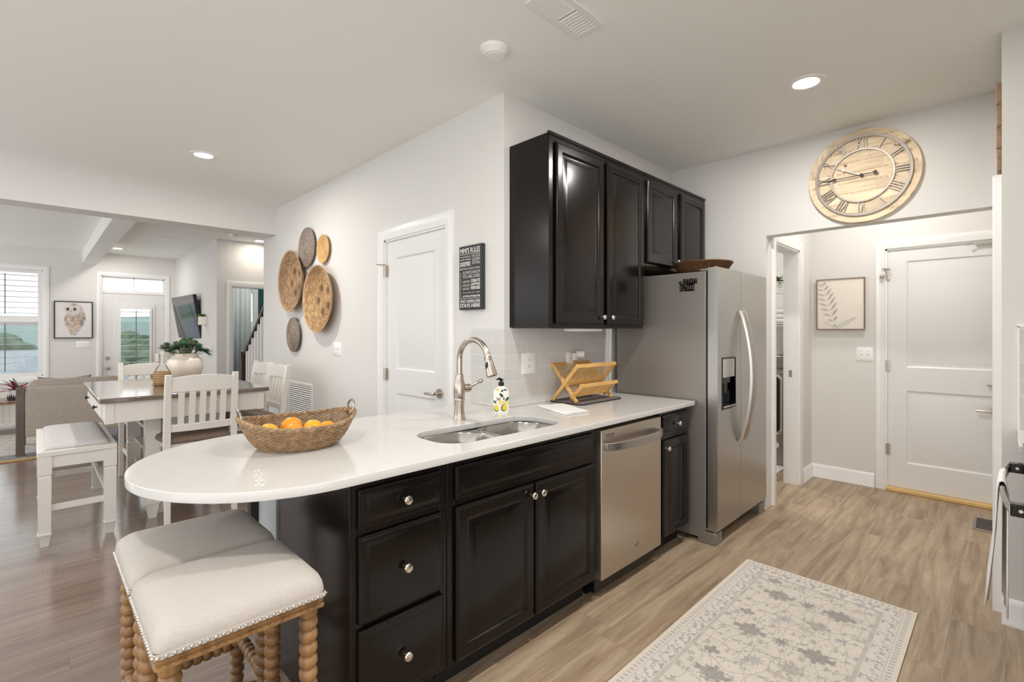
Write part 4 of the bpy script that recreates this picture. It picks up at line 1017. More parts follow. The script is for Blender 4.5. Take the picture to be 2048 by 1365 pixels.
def chair_parts(t):
    sh = .60
    for s in (-1, 1):
        m = MB(); x = s*.185; sq = lambda h, y, z: [(x-h, y-h, z), (x+h, y-h, z), (x+h, y+h, z), (x-h, y+h, z)]
        m.loops([sq(.015, -.20, 0), sq(.021, -.20, .06), sq(.023, -.20, .50), sq(.023, -.20, sh-.03)]); m.build('leg', 'chairpaint', t, bevel=.002)
        m = MB(); xx = s*.205; L = []
        for (y, z, h) in ((.215, 0, .017), (.195, .25, .019), (.185, .55, .021), (.192, .66, .021), (.215, .85, .02), (.245, 1.055, .018)): L.append([(xx-h, y-h, z), (xx+h, y-h, z), (xx+h, y+h, z), (xx-h, y+h, z)])
        m.loops(L); m.build('back_post', 'chairpaint', t, bevel=.003)
    m = MB(); m.box(-.205, -.22, sh-.075, .205, .185, sh-.03); m.build('seat_rail', 'chairpaint', t, bevel=.003)
    m = MB(); P = lambda i, z: [(x*(1-.06*(y > 0)), y-.01, z) for x, y in rrect(.235-i, .215-i, .08, 6)]
    m.loops([P(.012, sh-.03), P(0, sh-.024), P(0, sh-.008), P(.01, sh+.006), P(.03, sh+.014), P(.07, sh+.018), P(.13, sh+.02)]); m.build('seat', 'seatbrown', t, angle=70)
    def rail(z0, z1, y, crown, name):
        m = MB(); L = []
        for i in range(9):
            u = -1+2*i/8; x = .19*u; c = crown*(1-u*u); yy = y+.018*(1-u*u); L.append([(x, yy-.011, z0), (x, yy+.011, z0), (x, yy+.011+.004, z1+c), (x, yy-.011+.004, z1+c)])
        m.loops(L); m.build(name, 'chairpaint', t, bevel=.002)
    rail(.935, 1.03, .232, .018, 'top_rail'); rail(.655, .705, .194, 0, 'lower_rail')
    for i in range(5):
        x = -.128+.064*i; c = .018*(1-(x/.19)**2); m = MB(); y0, y1 = .194+c, .234+c
        m.loops([[(x-.0185, y0-.006, .69), (x+.0185, y0-.006, .69), (x+.0185, y0+.006, .69), (x-.0185, y0+.006, .69)], [(x-.0185, y1-.006, .945), (x+.0185, y1-.006, .945), (x+.0185, y1+.006, .945), (x-.0185, y1+.006, .945)]]); m.build('back_slat', 'chairpaint', t)
    for s in (-1, 1):
        m = MB(); m.box(s*.19-.009, -.185, .24, s*.19+.009, .19, .268); m.build('stretcher', 'chairpaint', t, bevel=.002)
    m = MB(); m.box(-.175, -.21, .30, .175, -.19, .33); m.build('stretcher', 'chairpaint', t, bevel=.002)
    m = MB(); m.box(-.19, .19, .19, .19, .21, .215); m.build('stretcher', 'chairpaint', t, bevel=.002)
GC = 'white slat-back chairs round the dining table'
ch = T('dining_chair', 'white slat-back dining chair with brown seat, nearest the counter', 'chair', (.848, 4.225, 0), 180, GC)
chair_parts(ch)
dup(ch, (1.355, 4.66, 0), -90, 'white slat-back chair, nearer of the two against the pantry wall', GC)
dup(ch, (1.36, 5.14, 0), -90, 'white slat-back chair, farther of the two against the pantry wall', GC)
dup(ch, (.775, 5.56, 0), 0, 'white slat-back chair at the far end of the table', GC)
t = T('dining_bench', 'white backless bench with grey padded seat left of the dining table', 'bench', (.2, 4.72, 0)); bx, by = .195, .52
for sx in (-1, 1):
    for sy in (-1, 1):
        m = MB(); x, y = sx*(bx-.036), sy*(by-.036); sq = lambda h, z: [(x-h, y-h, z), (x+h, y-h, z), (x+h, y+h, z), (x-h, y+h, z)]
        m.loops([sq(.019, 0), sq(.028, .065), sq(.030, .068), sq(.033, .072), sq(.033, .082), sq(.029, .086), sq(.030, .10), sq(.032, .43), sq(.032, .435), sq(.029, .44), sq(.029, .446), sq(.034, .452), sq(.034, .565)]); m.build('leg', 'benchpaint', t)
m = MB(); m.box(-bx+.016, -by+.012, .49, bx-.016, -by+.034, .565).box(-bx+.016, by-.034, .49, bx-.016, by-.012, .565).box(-bx+.012, -by+.034, .49, -bx+.034, by-.034, .565).box(bx-.034, -by+.034, .49, bx-.012, by-.034, .565); m.build('apron', 'benchpaint', t, bevel=.002)
m = MB(); m.box(-bx, -by, .565, bx, by, .598); m.build('seat_frame', 'benchpaint', t, bevel=.004)
rb = lambda i, z: [(x, y, z) for x, y in rrect(bx-.035-i, by-.035-i, .03, 5)]
m = MB(); m.loops([rb(0, .598), rb(.0, .606), rb(.008, .618), rb(.03, .626), rb(.07, .628)]); m.build('seat_cushion', 'benchfabric', t, angle=70)
m = MB()
for sy in (-1, 1):
    for i in range(22): m.ball((-bx+.045+(2*bx-.09)*i/21, sy*(by-.034), .602), .004, 6, 5)
for sx in (-1, 1):
    for i in range(58): m.ball((sx*(bx-.034), -by+.045+(2*by-.09)*i/57, .602), .004, 6, 5)
m.build('nailheads', 'knobmetal', t)
for sx in (-1, 1):
    m = MB(); m.box(sx*(bx-.05)-.011, -by+.06, .26, sx*(bx-.05)+.011, by-.06, .295); m.build('stretcher', 'benchpaint', t, bevel=.002)
for sy in (-1, 1):
    m = MB(); m.box(-bx+.06, sy*(by-.036)-.011, .215, bx-.06, sy*(by-.036)+.011, .255); m.build('stretcher', 'benchpaint', t, bevel=.002)
# table centrepiece
ZT = .914
t = T('table_tray', 'low wooden riser tray under the white vase', 'tray', (.93, 5.0, ZT))
m = MB(); m.box(-.22, -.13, .02, .22, .13, .036); m.build('tray_board', 'consolewood', t, bevel=.003)
for x in (-.18, .18):
    m = MB(); m.box(x-.02, -.12, 0, x+.02, .12, .02); m.build('tray_foot', 'consolewood', t)
t = T('flower_vase', 'wide cream ceramic vase on the dining table', 'vase', (.93, 5.0, ZT+.036))
m = MB(); m.lathe([(.075, 0), (.10, .004), (.118, .03), (.132, .08), (.136, .12), (.128, .155), (.10, .18), (.084, .19), (.088, .205), (.096, .212), (.09, .212), (.08, .19), (.05, .17), (0, .165)], 40); m.build('vase_body', 'ceramic', t)
rr = random.Random(9)
t2 = T('faux_greenery', 'bunch of green and grey succulent leaves in the cream vase', 'plant', (.93, 5.0, ZT+.036+.19))
for mn, cnt, ln, wd in (('leafgrey', 26, .036, .015), ('leafgreen', 21, .040, .016), ('leafteal', 10, .046, .013)):
    m = MB()
    for k in range(cnt):
        a = rr.uniform(0, 2*PI); q = .15*math.sqrt(rr.uniform(.02, 1)); z = .095+rr.uniform(-.03, .045)-q*.25; c0 = Vector((q*math.cos(a)*1.05, q*math.sin(a), z))
        m.tube([(.25*c0.x, .25*c0.y, -.03), tuple(c0)], .003, n=5)
        for j in range(20):
            b = j*2.4; el = -.25+1.5*(j/20); dv = Vector((math.cos(b)*math.cos(el), math.sin(b)*math.cos(el), math.sin(el))); leaf(m, c0, dv, (0, 0, 1), ln*(1.15-.45*j/20), wd, -.12, 3)
    m.build('leaves', mn, t2, smooth=False)
m = MB()
for k in range(11):
    leaf(m, (.11, -.07, .04), (.7+.2*math.sin(k), -.6+.25*k/4-.3, -.35+.06*k), (0, 0, 1), .10, .009, .25, 4)
m.build('fern_sprig', 'leafteal', t2, smooth=False)
t = T('glass_carafe', 'clear glass carafe in a woven sleeve beside the vase', 'carafe', (.735, 4.80, ZT))
m = MB(); m.lathe([(.05, .004), (.055, .03), (.057, .09), (.05, .12), (.03, .155), (.017, .175), (.015, .215), (.020, .25), (.0185, .2505)], 28); m.build('glass_body', 'carafeglass', t)
m = MB(); pf = [(.04, 0)]+[(.060+.0022*math.sin(i*PI/1.5)+(-.008 if i < 2 else 0), .004+.108*i/18) for i in range(19)]+[(.055, .112)]; m.lathe(pf, 36); m.build('woven_sleeve', 'wicker', t)
# ---------------------------------------------------------------- living room
t = T('armchair', 'grey fabric armchair with wood frame seen from behind', 'armchair', (.345, 7.42, .0117), 180)
m = MB()
for sx in (-1, 1):
    for nm, y, h in (('leg', 0, .735), ('leg', -.72, .56)):
        m = MB(); m.box(sx*.46-.035, y-.03, 0, sx*.46+.035, y+.03, h); m.build(nm, 'armwood', t, bevel=.004)
    m = MB(); m.box(sx*.46-.035, -.75, .56, sx*.46+.035, -.03, .595); m.build('arm', 'armwood', t, bevel=.006)
m = MB(); m.loops([[(x, y, z) for y, z in ((.03, .20), (.03, .67), (.01, .715), (-.03, .735), (-.08, .715), (-.10, .65), (-.10, .20))] for x in (-.425, .425)]); m.build('backrest', 'armfabric', t, bevel=.01)
m = MB(); m.box(-.42, -.72, .22, .42, -.10, .40); m.build('seat_cushion', 'armfabric', t, bevel=.03, seg=3)
m = MB(); rcx = lambda s, y: [(x*s, y, z) for x, z in rrect(.41, .20, .07, 5, 0, .60)]
m.loops([[(x*.96, -.115, .605+(z-.60)*.95) for x, y, z in rcx(1, 0)], [(x, -.14, z) for x, y, z in rcx(1, 0)], [(x, -.22, z) for x, y, z in rcx(1, 0)], [(x*.96, -.25, .60+(z-.60)*.95) for x, y, z in rcx(1, 0)]]); m.build('back_cushion', 'armfabric', t, angle=60)
ac = t
sq = []
for k in range(4):
    for q in range(10):
        t_ = -1+2*q/10; p = (.235*t_, -.2*(1-.16*(1-t_*t_))) if k % 2 == 0 else (.235*(1-.12*(1-t_*t_)), .2*t_)
        sq.append(p if k < 2 else (-p[0], -p[1]))
m = MB(); m.loops([[(x*s, y, z*s) for x, z in sq] for s, y in ((.5, -.075), (.8, -.05), (.96, -.015), (1, 0), (.96, .015), (.8, .05), (.5, .075))]); o = m.build('throw_pillow', 'greypillow', loc=(.25, 7.76, .635), angle=70)
tag(o, 'grey throw pillow on the armchair, its corners showing over the back', 'pillow')
a2 = dup(ac, (-.86, 8.55, .0117), -90, 'second wood-framed armchair at the left edge of the photo')
t = T('living_rug', 'grey area rug with braided jute border under the armchair', 'rug', (-.55, 9.0, 0))
m = MB(); m.box(-1.45, -1.72, 0, 1.45, 1.72, .010); m.build('rug_field', 'ruglight', t)
m = MB(); m.box(-1.55, -1.82, 0, 1.55, -1.72, .013).box(-1.55, 1.72, 0, 1.55, 1.82, .013).box(-1.55, -1.72, 0, -1.45, 1.72, .013).box(1.45, -1.72, 0, 1.55, 1.72, .013); m.build('rug_border', 'jute', t, bevel=.004)
m = MB(); m.box(-1.43, -1.70, .010, 1.43, -1.45, .0115).box(1.18, -1.45, .010, 1.43, 1.7, .0115); m.build('rug_band', 'rugnavy', t)
t = T('coffee_table', 'white beadboard coffee table with wooden top', 'table', (-.42, 9.35, .0115))
m = MB(); m.box(-.42, -.32, .40, .42, .32, .425); m.build('tabletop', 'consolewood', t, bevel=.004)
m = MB(); m.box(-.39, -.29, .16, .39, .29, .40); m.build('body', 'beadboard', t, bevel=.003)
for sx in (-1, 1):
    for sy in (-1, 1):
        m = MB(); m.box(sx*.36-.03, sy*.26-.03, 0, sx*.36+.03, sy*.26+.03, .16); m.build('leg', 'chairpaint', t)
zt = .4366
t = T('planter_pot', 'white pot with a dark forest print on the coffee table', 'pot', (-.17, 9.12, zt))
m = MB(); m.lathe([(.08, 0), (.09, .01), (.092, .15), (.082, .15), (.078, .12), (0, .118)], 24); m.build('pot_body', 'bowlwhite', t)
m = MB()
m.lathe([(.0925, .012), (.0935, .02), (.0938, .05), (.093, .055)], 24)
for k in range(26):
    a = 2*PI*k/26; h = .03+.035*abs(math.sin(k*2.3)); c_, s_ = math.cos(a), math.sin(a); w = .012
    m.add([(.0945*c_+w*s_, .0945*s_-w*c_, .05), (.0945*c_-w*s_, .0945*s_+w*c_, .05), (.0945*c_, .0945*s_, .05+h)], [(0, 1, 2)])
m.build('forest_print', 'matedge', t)
t = T('pink_plant', 'pink and green leafy houseplant in the forest-print pot', 'plant', (-.17, 9.12, zt+.12))
rr = random.Random(4)
for mn, cnt in (('leafmagenta', 26), ('leafgreen', 7)):
    m = MB()
    for k in range(cnt):
        a = rr.uniform(0, 2*PI); el = rr.uniform(.25, 1.2); leaf(m, (0, 0, 0), (math.cos(a)*math.cos(el), math.sin(a)*math.cos(el), math.sin(el)), (0, 0, 1), rr.uniform(.16, .26), .022, .45, 5)
    m.build('leaves', mn, t, smooth=False)
t = T('media_console', 'brown wooden media console under the television', 'console', (1.68, 10.1, 0))
m = MB(); m.box(-.22, -.75, .1, .22, .75, .66); m.build('cabinet_body', 'consolewood', t, bevel=.004)
for sy in (-1, 1):
    m = MB(); m.box(-.2, sy*.7-.03, 0, .2, sy*.7+.03, .1); m.build('leg', 'consolewood', t)
for k, (x, y, r, h, lb) in enumerate(((1.58, 9.98, .075, .30, 'wide white pillar candle on the media console'), (1.56, 10.55, .045, .18, 'small white pillar candle beside the wide one'))):
    t = T('pillar_candle', lb, 'candle', (x, y, .6602), group='candles on the media console'); st_ = .12 if k == 0 else .16
    m = MB(); m.lathe([(.07, 0), (.07, .008), (.02, .02), (.015, st_-.02), (.06, st_-.006), (.06, st_)], 20); m.build('candle_stand', 'chairpaint', t)
    m = MB(); m.lathe([(r, st_), (r, st_+h*.8), (r-.008, st_+h*.8), (r-.012, st_+h*.8-.006), (0, st_+h*.8-.008)], 24); m.build('wax', 'candle', t)
    m = MB(); m.cyl((0, 0, st_+h*.8-.01), (0, 0, st_+h*.8+.008), .0015, n=6); m.build('wick', 'black', t)
t = T('television', 'flat black television tilted off the living room wall', 'television', (1.86, 9.84, 1.60), -87)
tv = MB(); tv.M = Matrix.Rotation(R(9), 4, 'X'); tv.box(-.66, -.03, -.36, .66, .022, .36); tv.build('tv_case', 'black', t, bevel=.004)
tv = MB(); tv.M = Matrix.Rotation(R(9), 4, 'X'); tv.box(-.645, -.0315, -.345, .645, -.0302, .35); tv.build('screen', 'screen', t)
tv = MB(); tv.box(-.2, .0, -.1, .2, .07, .1); tv.build('wall_mount', 'black', t)
t = T('wall_planter', 'small half-round planter hung on the television wall', 'planter', (XT, 8.9, 1.455))
m = MB(); pl = [(0, .085)]+[(-.105*math.sin(PI*i/14), .085*math.cos(PI*i/14)) for i in range(1, 14)]+[(0, -.085)]; m.prism(pl, 0, .135); m.build('pot_body', 'ceramic', t, bevel=.004)
m = MB(); rr = random.Random(6)
for k in range(60):
    a, el = rr.uniform(PI/2, 1.5*PI), rr.uniform(.3, 1.4); b0 = (rr.uniform(-.09, -.015), rr.uniform(-.06, .06), .125); leaf(m, b0, (math.cos(a)*math.cos(el), math.sin(a)*math.cos(el), math.sin(el)), (0, 0, 1), .06, .014, .3, 3)
m.build('leaves', 'leafbright', t, smooth=False)
# stairs and banister
t = T('staircase', 'carpeted stair flight rising behind the pantry wall', 'stairs', (2.65, 7.6, 0))
for k in range(6):
    m = MB(); m.box(-.52, -.25*(k+1), 0, .52, -.25*k, .19*(k+1)); m.build('step', 'darkwood', t, bevel=.004)
t = T('stair_banister', 'dark wood handrail with white balusters climbing behind the pantry wall', 'banister', (2.15, 7.72, 0))
m = MB(); m.box(-.045, -.045, 0, .045, .045, 1.02).box(-.055, -.055, .98, .055, .055, 1.0).box(-.05, -.05, 1.02, .05, .05, 1.06); m.build('newel_post', 'darkwood', t, bevel=.004)
m = MB(); m.loops([[(x, 0, .95+z), (x, -1.6, .95+z+1.2)] for x, z in ((-.03, 0), (.03, 0), (.03, .05), (-.03, .05))], close=False, ring=True); m.add([(-.03, 0, .95), (.03, 0, .95), (.03, 0, 1.0), (-.03, 0, 1.0)], [(0, 1, 2, 3)]); m.build('handrail', 'darkwood', t)
for k in range(11):
    y = -.16-.125*k; s_ = max(0, math.floor((-y-.12)/.25)+1); m = MB(); m.box(-.016, y-.016, .19*s_+.001, .016, y+.016, .955-y*.75); m.build('baluster', 'trim', t)
# teal room window and curtain
t = T('teal_room_window', 'bright window behind the sheer curtain in the teal room', 'window', (2.71, 10.1, .5), kind='structure'); t.name = 'window_3'
casing_mb(.58, 1.6, .06, .015, .09, sill=True).build('window_frame', 'trim', t)
m = MB(); m.box(-.28, .05, .02, .28, .054, 1.58); m.build('pane', 'glass', t)
m = MB(); L = []
for z in (0, 1.2, 2.45):
    L.append([(-.10+.46*i/40, .022*math.sin(i*.95)+.01*math.sin(i*.33+z), .04+z) for i in range(41)])
m.loops(L, cap0=False, cap1=False, close=False); o = m.build('sheer_curtain', 'curtain', loc=(2.55, 9.98, 0), angle=180); o.modifiers.new('t', 'SOLIDIFY').thickness = .004
tag(o, 'white sheer curtain hanging in the teal room doorway', 'curtain')

# ---------------------------------------------------------------- pictures, sign, clock
def text_obj(items, name, mname, parent, y):
    vs, fs = [], []
    for (txt, x0, z0, x1, z1, rot, bold) in items:
        cu = bpy.data.curves.new('t', 'FONT'); cu.body = txt; cu.size = 1; cu.extrude = .0; cu.offset = bold; cu.resolution_u = 2
        ob = bpy.data.objects.new('t', cu); C.objects.link(ob); me = bpy.data.meshes.new_from_object(ob); bpy.data.objects.remove(ob)
        P = np.array([v.co[:] for v in me.vertices]); mn, mx = P.min(0), P.max(0); o = len(vs)
        for p in P:
            u, v = (p[0]-mn[0])/(mx[0]-mn[0]), (p[1]-mn[1])/(mx[1]-mn[1])
            if rot: u, v = 1-v, u
            vs.append((x0+(x1-x0)*u, y, z0+(z1-z0)*v))
        fs += [tuple(i+o for i in q.vertices) for q in me.polygons]
    m = MB(); m.add(vs, fs); return m.build(name, mname, parent, smooth=False)
SW, SH = .218, .398
t = T('wall_sign', 'black wooden sign with white house rules lettering beside the pantry door', 'sign', (XP, 2.316, 1.486), -90)
m = MB(); m.box(-SW/2, -.028, 0, SW/2, 0, SH); m.build('sign_board', 'signblack', t, bevel=.002)
def sx_(u): return -SW/2+SW*u
def sz_(v): return SH*(1-v)
it = lambda s, u0, v0, u1, v1, rot=0, b=.0: (s, sx_(u0), sz_(v1), sx_(u1), sz_(v0), rot, b)
text_obj([it("MIMI'S RULES", .05, .035, .93, .12, 0, .02), it('HUGS', .58, .15, .93, .195), it('GIVEN', .58, .205, .93, .25), it('OFTEN', .58, .26, .93, .305),
          it('Imagination', .05, .155, .52, .19), it('never ending', .05, .20, .52, .23, 0, .02), it('KISSES', .05, .25, .52, .282, 0, .035), it('EXPECTED', .05, .287, .52, .32, 0, .035),
          it('BEDTIME IS NEGOTIABLE', .05, .345, .93, .375), it('ALWAYS KNOW', .17, .395, .93, .445), it('YOU ARE LOVED', .17, .455, .93, .51), it('Come hungry any time', .05, .42, .11, .82, 1),
          it('LAUGH', .17, .54, .47, .58), it('GIGGLE', .17, .60, .47, .635), it('SNUGGLE', .17, .655, .47, .69), it('CREATE', .53, .53, .93, .575, 0, .035), it('LASTING', .53, .585, .93, .63, 0, .035), it('MEMORIES', .53, .64, .93, .69, 0, .035),
          it('The cookie jar is open', .17, .72, .93, .75), it('ANYTHING IS POSSIBLE HERE', .17, .775, .93, .805, 0, .035), it('WHAT HAPPENS HERE', .05, .845, .93, .895, 0, .02), it('STAYS HERE', .05, .905, .93, .965, 0, .03)], 'lettering', 'signwhite', t, -.0288)
m = MB()
for v in (.135, .825): m.box(sx_(.05), -.0288, sz_(v)-.0012, sx_(.93), -.028, sz_(v)+.0012)
m.build('rule_lines', 'signwhite', t)
def art_grid(name, parent, w, h, y, f, nx=110, mname='art'):
    ny = int(nx*h/w); X, Z = np.meshgrid(np.linspace(0, 1, nx), np.linspace(0, 1, ny)); vs = [(-w/2+w*a, y, h*b) for a, b in zip(X.ravel(), Z.ravel())]
    fs = [(j*nx+i, j*nx+i+1, (j+1)*nx+i+1, (j+1)*nx+i) for j in range(ny-1) for i in range(nx-1)]
    m = MB(); m.add(vs, fs); o = m.build(name, mname, parent, smooth=False); vcol(o, f(X.ravel(), Z.ravel())); return o
def frame(name, label, loc, rz, w, h, fw_, d_, fm, f):
    t = T(name, label, 'picture', loc, rz)
    m = MB(); m.rects(-w/2, 0, w/2, h, [(0, 0), (0, -d_), (fw_, -d_), (fw_, -d_+.008)], cap=False); m.build('frame', fm, t)
    m = MB(); m.box(-w/2+.003, -d_+.010, .003, w/2-.003, 0, h-.003); m.build('backing', 'plate', t)
    art_grid('print', t, w-2*fw_, h-2*fw_, -d_+.0085, f).location = (0, 0, fw_)
    return t
def mixc(c, col, k): return c*(1-k[:, None])+np.array(col)*k[:, None]
def noise2(x, z, s, seed):
    q = np.random.RandomState(seed); n = 12; g = q.rand(n+2, n+2); u, v = (x*s) % n, (z*s) % n; i, j = u.astype(int), v.astype(int); fu, fv = u-i, v-j
    return (g[i, j]*(1-fu)*(1-fv)+g[i+1, j]*fu*(1-fv)+g[i, j+1]*(1-fu)*fv+g[i+1, j+1]*fu*fv)
def owl(x, z):
    c = np.tile(lin3(226, 222, 220), (len(x), 1)); c *= (.96+.08*noise2(x, z, 5, 1))[:, None]
    bw = .30*np.sqrt(np.clip(1-((z-.50)/.46)**2, 0, 1))*np.clip(.55+1.0*z, 0, 1); cx = .53+.06*(z-.5)
    d_ = np.abs(x-cx)-bw+.04*(noise2(x, z, 11, 2)-.5); body = np.clip(-d_*40, 0, 1)*(z > .06)
    pal = [lin3(206, 176, 158), lin3(164, 178, 170), lin3(190, 158, 138), lin3(220, 208, 198), lin3(150, 164, 166), lin3(178, 144, 128)]
    n = .62*noise2(x, z, 8, 3)+.38*noise2(x, z, 27, 31); idx = np.clip((n*1.3-.15)*6, 0, 5).astype(int); bc = (.55*np.array(pal)[idx]+.45*lin3(192, 172, 156)*(1-.25*(np.hypot(x-.55, z-.55) < .16))[:, None])*(.8+.4*noise2(x, z, 20, 4))[:, None]
    c = c*(1-body[:, None])+bc*body[:, None]
    hd = np.clip((.22-np.hypot((x-.46)/1.2, z-.82))*25, 0, 1); c = mixc(c, lin3(216, 206, 200), hd*.8)
    for ex in (.34, .53):
        r = np.hypot(x-ex, (z-.80)); c = mixc(c, lin3(180, 176, 172), np.clip((.075-r)*60, 0, 1)*.8); c = mixc(c, lin3(30, 28, 30), np.clip((.042-r)*80, 0, 1))
    c = mixc(c, lin3(200, 150, 120), np.clip((.035-np.hypot((x-.43)*1.3, z-.74))*60, 0, 1)); c = mixc(c, lin3(150, 142, 140), np.clip((.05-np.hypot((x-.5)/2.2, z-.93))*40, 0, 1)*.7)
    wing = np.clip((.09-np.abs(x-(.74-.25*(z-.6)**2)))*20, 0, 1)*(z > .35)*(z < .85); return mixc(c, lin3(96, 104, 116), wing*.6*(noise2(x, z, 14, 8) > .45))
frame('owl_picture', 'watercolour owl picture in a thin black frame', (.467, YF, 1.235), 0, .494, .631, .014, .03, 'blackmetal', owl)
def fern(x, z):
    c = np.tile(lin3(236, 229, 218), (len(x), 1)); c *= (.97+.05*noise2(x, z, 4, 2))[:, None]
    def frond(p0, p1, n, L, wd, dark, k0):
        nonlocal c
        p0, p1 = np.array(p0), np.array(p1); d_ = (p1-p0); ln = np.hypot(*d_); d_ = d_/ln; nn = np.array([-d_[1], d_[0]])
        u = (x-p0[0])*d_[0]+(z-p0[1])*d_[1]; v = (x-p0[0])*nn[0]+(z-p0[1])*nn[1]; c = mixc(c, dark, np.clip((.006-np.abs(v))*300, 0, 1)*(u > 0)*(u < ln)*.6)
        for i in range(n):
            t = (i+.5)/n; l = L*math.sin(PI*min(1, .25+.75*(1-t)))*(1.1-t*.8)
            for s in (-1, 1):
                b = p0+d_*ln*t; e = d_*.55+nn*s*.84; e /= np.hypot(*e); m_ = np.array([-e[1], e[0]]); uu = (x-b[0])*e[0]+(z-b[1])*e[1]; vv = (x-b[0])*m_[0]+(z-b[1])*m_[1]
                w = wd*np.sin(PI*np.clip(uu/l, 0, 1))*(.75+.25*np.sin(uu*220)); k = np.clip((w-np.abs(vv))*160, 0, 1)*(uu > 0)*(uu < l); c = mixc(c, dark*(1.25 if s > 0 else .95), k*k0)
    frond((.40, .0), (.10, .93), 9, .40, .040, lin3(168, 167, 156), .8); frond((.36, .0), (.82, .22), 9, .12, .014, lin3(120, 122, 110), .85); frond((.36, .02), (.14, .15), 7, .08, .014, lin3(180, 178, 166), .7); frond((.78, .12), (.99, .60), 8, .10, .012, lin3(214, 208, 200), .7)
    return c
frame('fern_picture', 'square fern print in a thin brown frame in the hall', (XG, 1.045, 1.368), -90, .366, .46, .006, .03, 'fernframe', fern)
# clock
t = T('wall_clock', 'large round wooden plank clock with roman numerals above the hall opening', 'clock', (XC, .672, 2.392), -90); CR = .312
NX = 150; g = np.linspace(-1, 1, NX); vs, idx = [], {}
m = MB(); rr = random.Random(8); npl = 9; edges = [rr.uniform(-.012, .012) for _ in range(npl)]
L = [[(CR*k_*math.cos(a), y, CR*k_*math.sin(a)) for a in [2*PI*k/96 for k in range(96)]] for k_, y in ((1, 0), (1, -.024), (.995, -.028))]
m.loops(L, cap1=False); NR = 60
m.loops([[(CR*.995*(1-j/NR)*math.cos(a)+1e-5, -.028, CR*.995*(1-j/NR)*math.sin(a)) for a in [2*PI*k/96 for k in range(96)]] for j in range(NR)], cap0=False)
o = m.build('clock_face', 'clockwood', t, angle=50)
co = np.array([v.co[:] for v in o.data.vertices]); u, v = co[:, 0]/CR, co[:, 2]/CR; row = np.floor((v+1)*4.5); rs = np.random.RandomState(3); off = rs.rand(12); tone = rs.rand(12, 8)
colid = np.clip(np.floor((u+1)*1.6+off[row.astype(int)]*2), 0, 7).astype(int); tn = tone[row.astype(int), colid]
c = lin3(234, 212, 180)[None, :]*(.80+.30*tn)[:, None]; c *= (1+.10*np.sin(u*6+np.sin(v*60+row)*1.2+row*3))[:, None]
fr = (v+1)*4.5-row; c = mixc(c, lin3(150, 112, 76), ((fr < .05) | (fr > .96))*.55); c = mixc(c, lin3(110, 76, 46), ((np.abs(v-.42-.12*u) < .02) & (u > .55))*.9)
c = mixc(c, lin3(120, 84, 54), (np.hypot(u+.30, v-.28) < .035)*.9); vcol(o, c)
def ann(r0, r1, y0, y1, n=72): return MB().loops([[(r*math.cos(a), y, r*math.sin(a)) for r, y in ((r0, y0), (r1, y0), (r1, y1), (r0, y1))] for a in [2*PI*k/n for k in range(n)]], ring=True)
ann(.252, .268, -.034, -.042).build('outer_ring', 'greymetal', t); ann(.168, .178, -.034, -.042).build('inner_ring', 'greymetal', t)
m = MB()
for k in range(12):
    a = PI/2-2*PI*k/12; m.cyl((.26*math.cos(a), -.028, .26*math.sin(a)), (.26*math.cos(a), -.035, .26*math.sin(a)), .004, n=8)
m.build('ring_posts', 'greymetal', t)
NUM = ['XII', 'I', 'II', 'III', 'IIII', 'V', 'VI', 'VII', 'VIII', 'IX', 'X', 'XI']
for k, s in enumerate(NUM):
    m = MB(); a = -2*PI*k/12; wd = {'I': .016, 'V': .034, 'X': .034}; tot = sum(wd[q] for q in s); x = -tot/2
    m.M = Matrix.Rotation(-a, 4, 'Y') if False else Matrix.Rotation(2*PI*k/12, 4, 'Y')
    z0, z1 = .178, .253; h = .0028
    def st_(xa, xb): m.add([(xa-h, -.034, z0), (xa+h, -.034, z0), (xa+h, -.041, z0), (xa-h, -.041, z0), (xb-h, -.034, z1), (xb+h, -.034, z1), (xb+h, -.041, z1), (xb-h, -.041, z1)], [(3, 2, 1, 0), (4, 5, 6, 7), (0, 1, 5, 4), (1, 2, 6, 5), (2, 3, 7, 6), (3, 0, 4, 7)])
    for q in s:
        w = wd[q]; c_ = x+w/2
        if q == 'I': st_(c_, c_)
        elif q == 'V': st_(c_, c_-w*.36); st_(c_, c_+w*.36)
        else: st_(c_-w*.36, c_+w*.36); st_(c_+w*.36, c_-w*.36)
        x += w
    m.build('numeral', 'greymetal', t)
def hand(a, Lf, Lb, mn, y, nm):
    m = MB(); m.M = Matrix.Rotation(a, 4, 'Y'); m.box(-.0025, y-.003, -Lb, .0025, y, Lf)
    m.add([(0, y-.002, Lf*.62), (.011, y-.002, Lf*.70), (0, y-.002, Lf*.80), (-.011, y-.002, Lf*.70), (0, y-.005, Lf*.62), (.011, y-.005, Lf*.70), (0, y-.005, Lf*.80), (-.011, y-.005, Lf*.70)], [(0, 1, 2, 3), (7, 6, 5, 4), (0, 4, 5, 1), (1, 5, 6, 2), (2, 6, 7, 3), (3, 7, 4, 0)])
    if Lb > .03: m.cyl((0, y, -Lb), (0, y-.004, -Lb), .012, n=16)
    m.build(nm, mn, t)
hand(R(-62), .16, .0, 'greymetal', -.044, 'hour_hand'); hand(R(-91), .215, .075, 'iron', -.049, 'minute_hand')
m = MB(); m.cyl((0, -.028, 0), (0, -.056, 0), .009, n=16); m.build('hand_hub', 'iron', t)
t = T('plank_wall_sign', 'brown wooden plank sign seen edge-on above the right doorway casing', 'sign', (3.26, YR, 2.115))
for k in range(4):
    m = MB(); m.box(0, .001, .105*k, .6, .016+.002*(k % 2), .105*k+.103); m.build('plank', 'consolewood', t, bevel=.002)

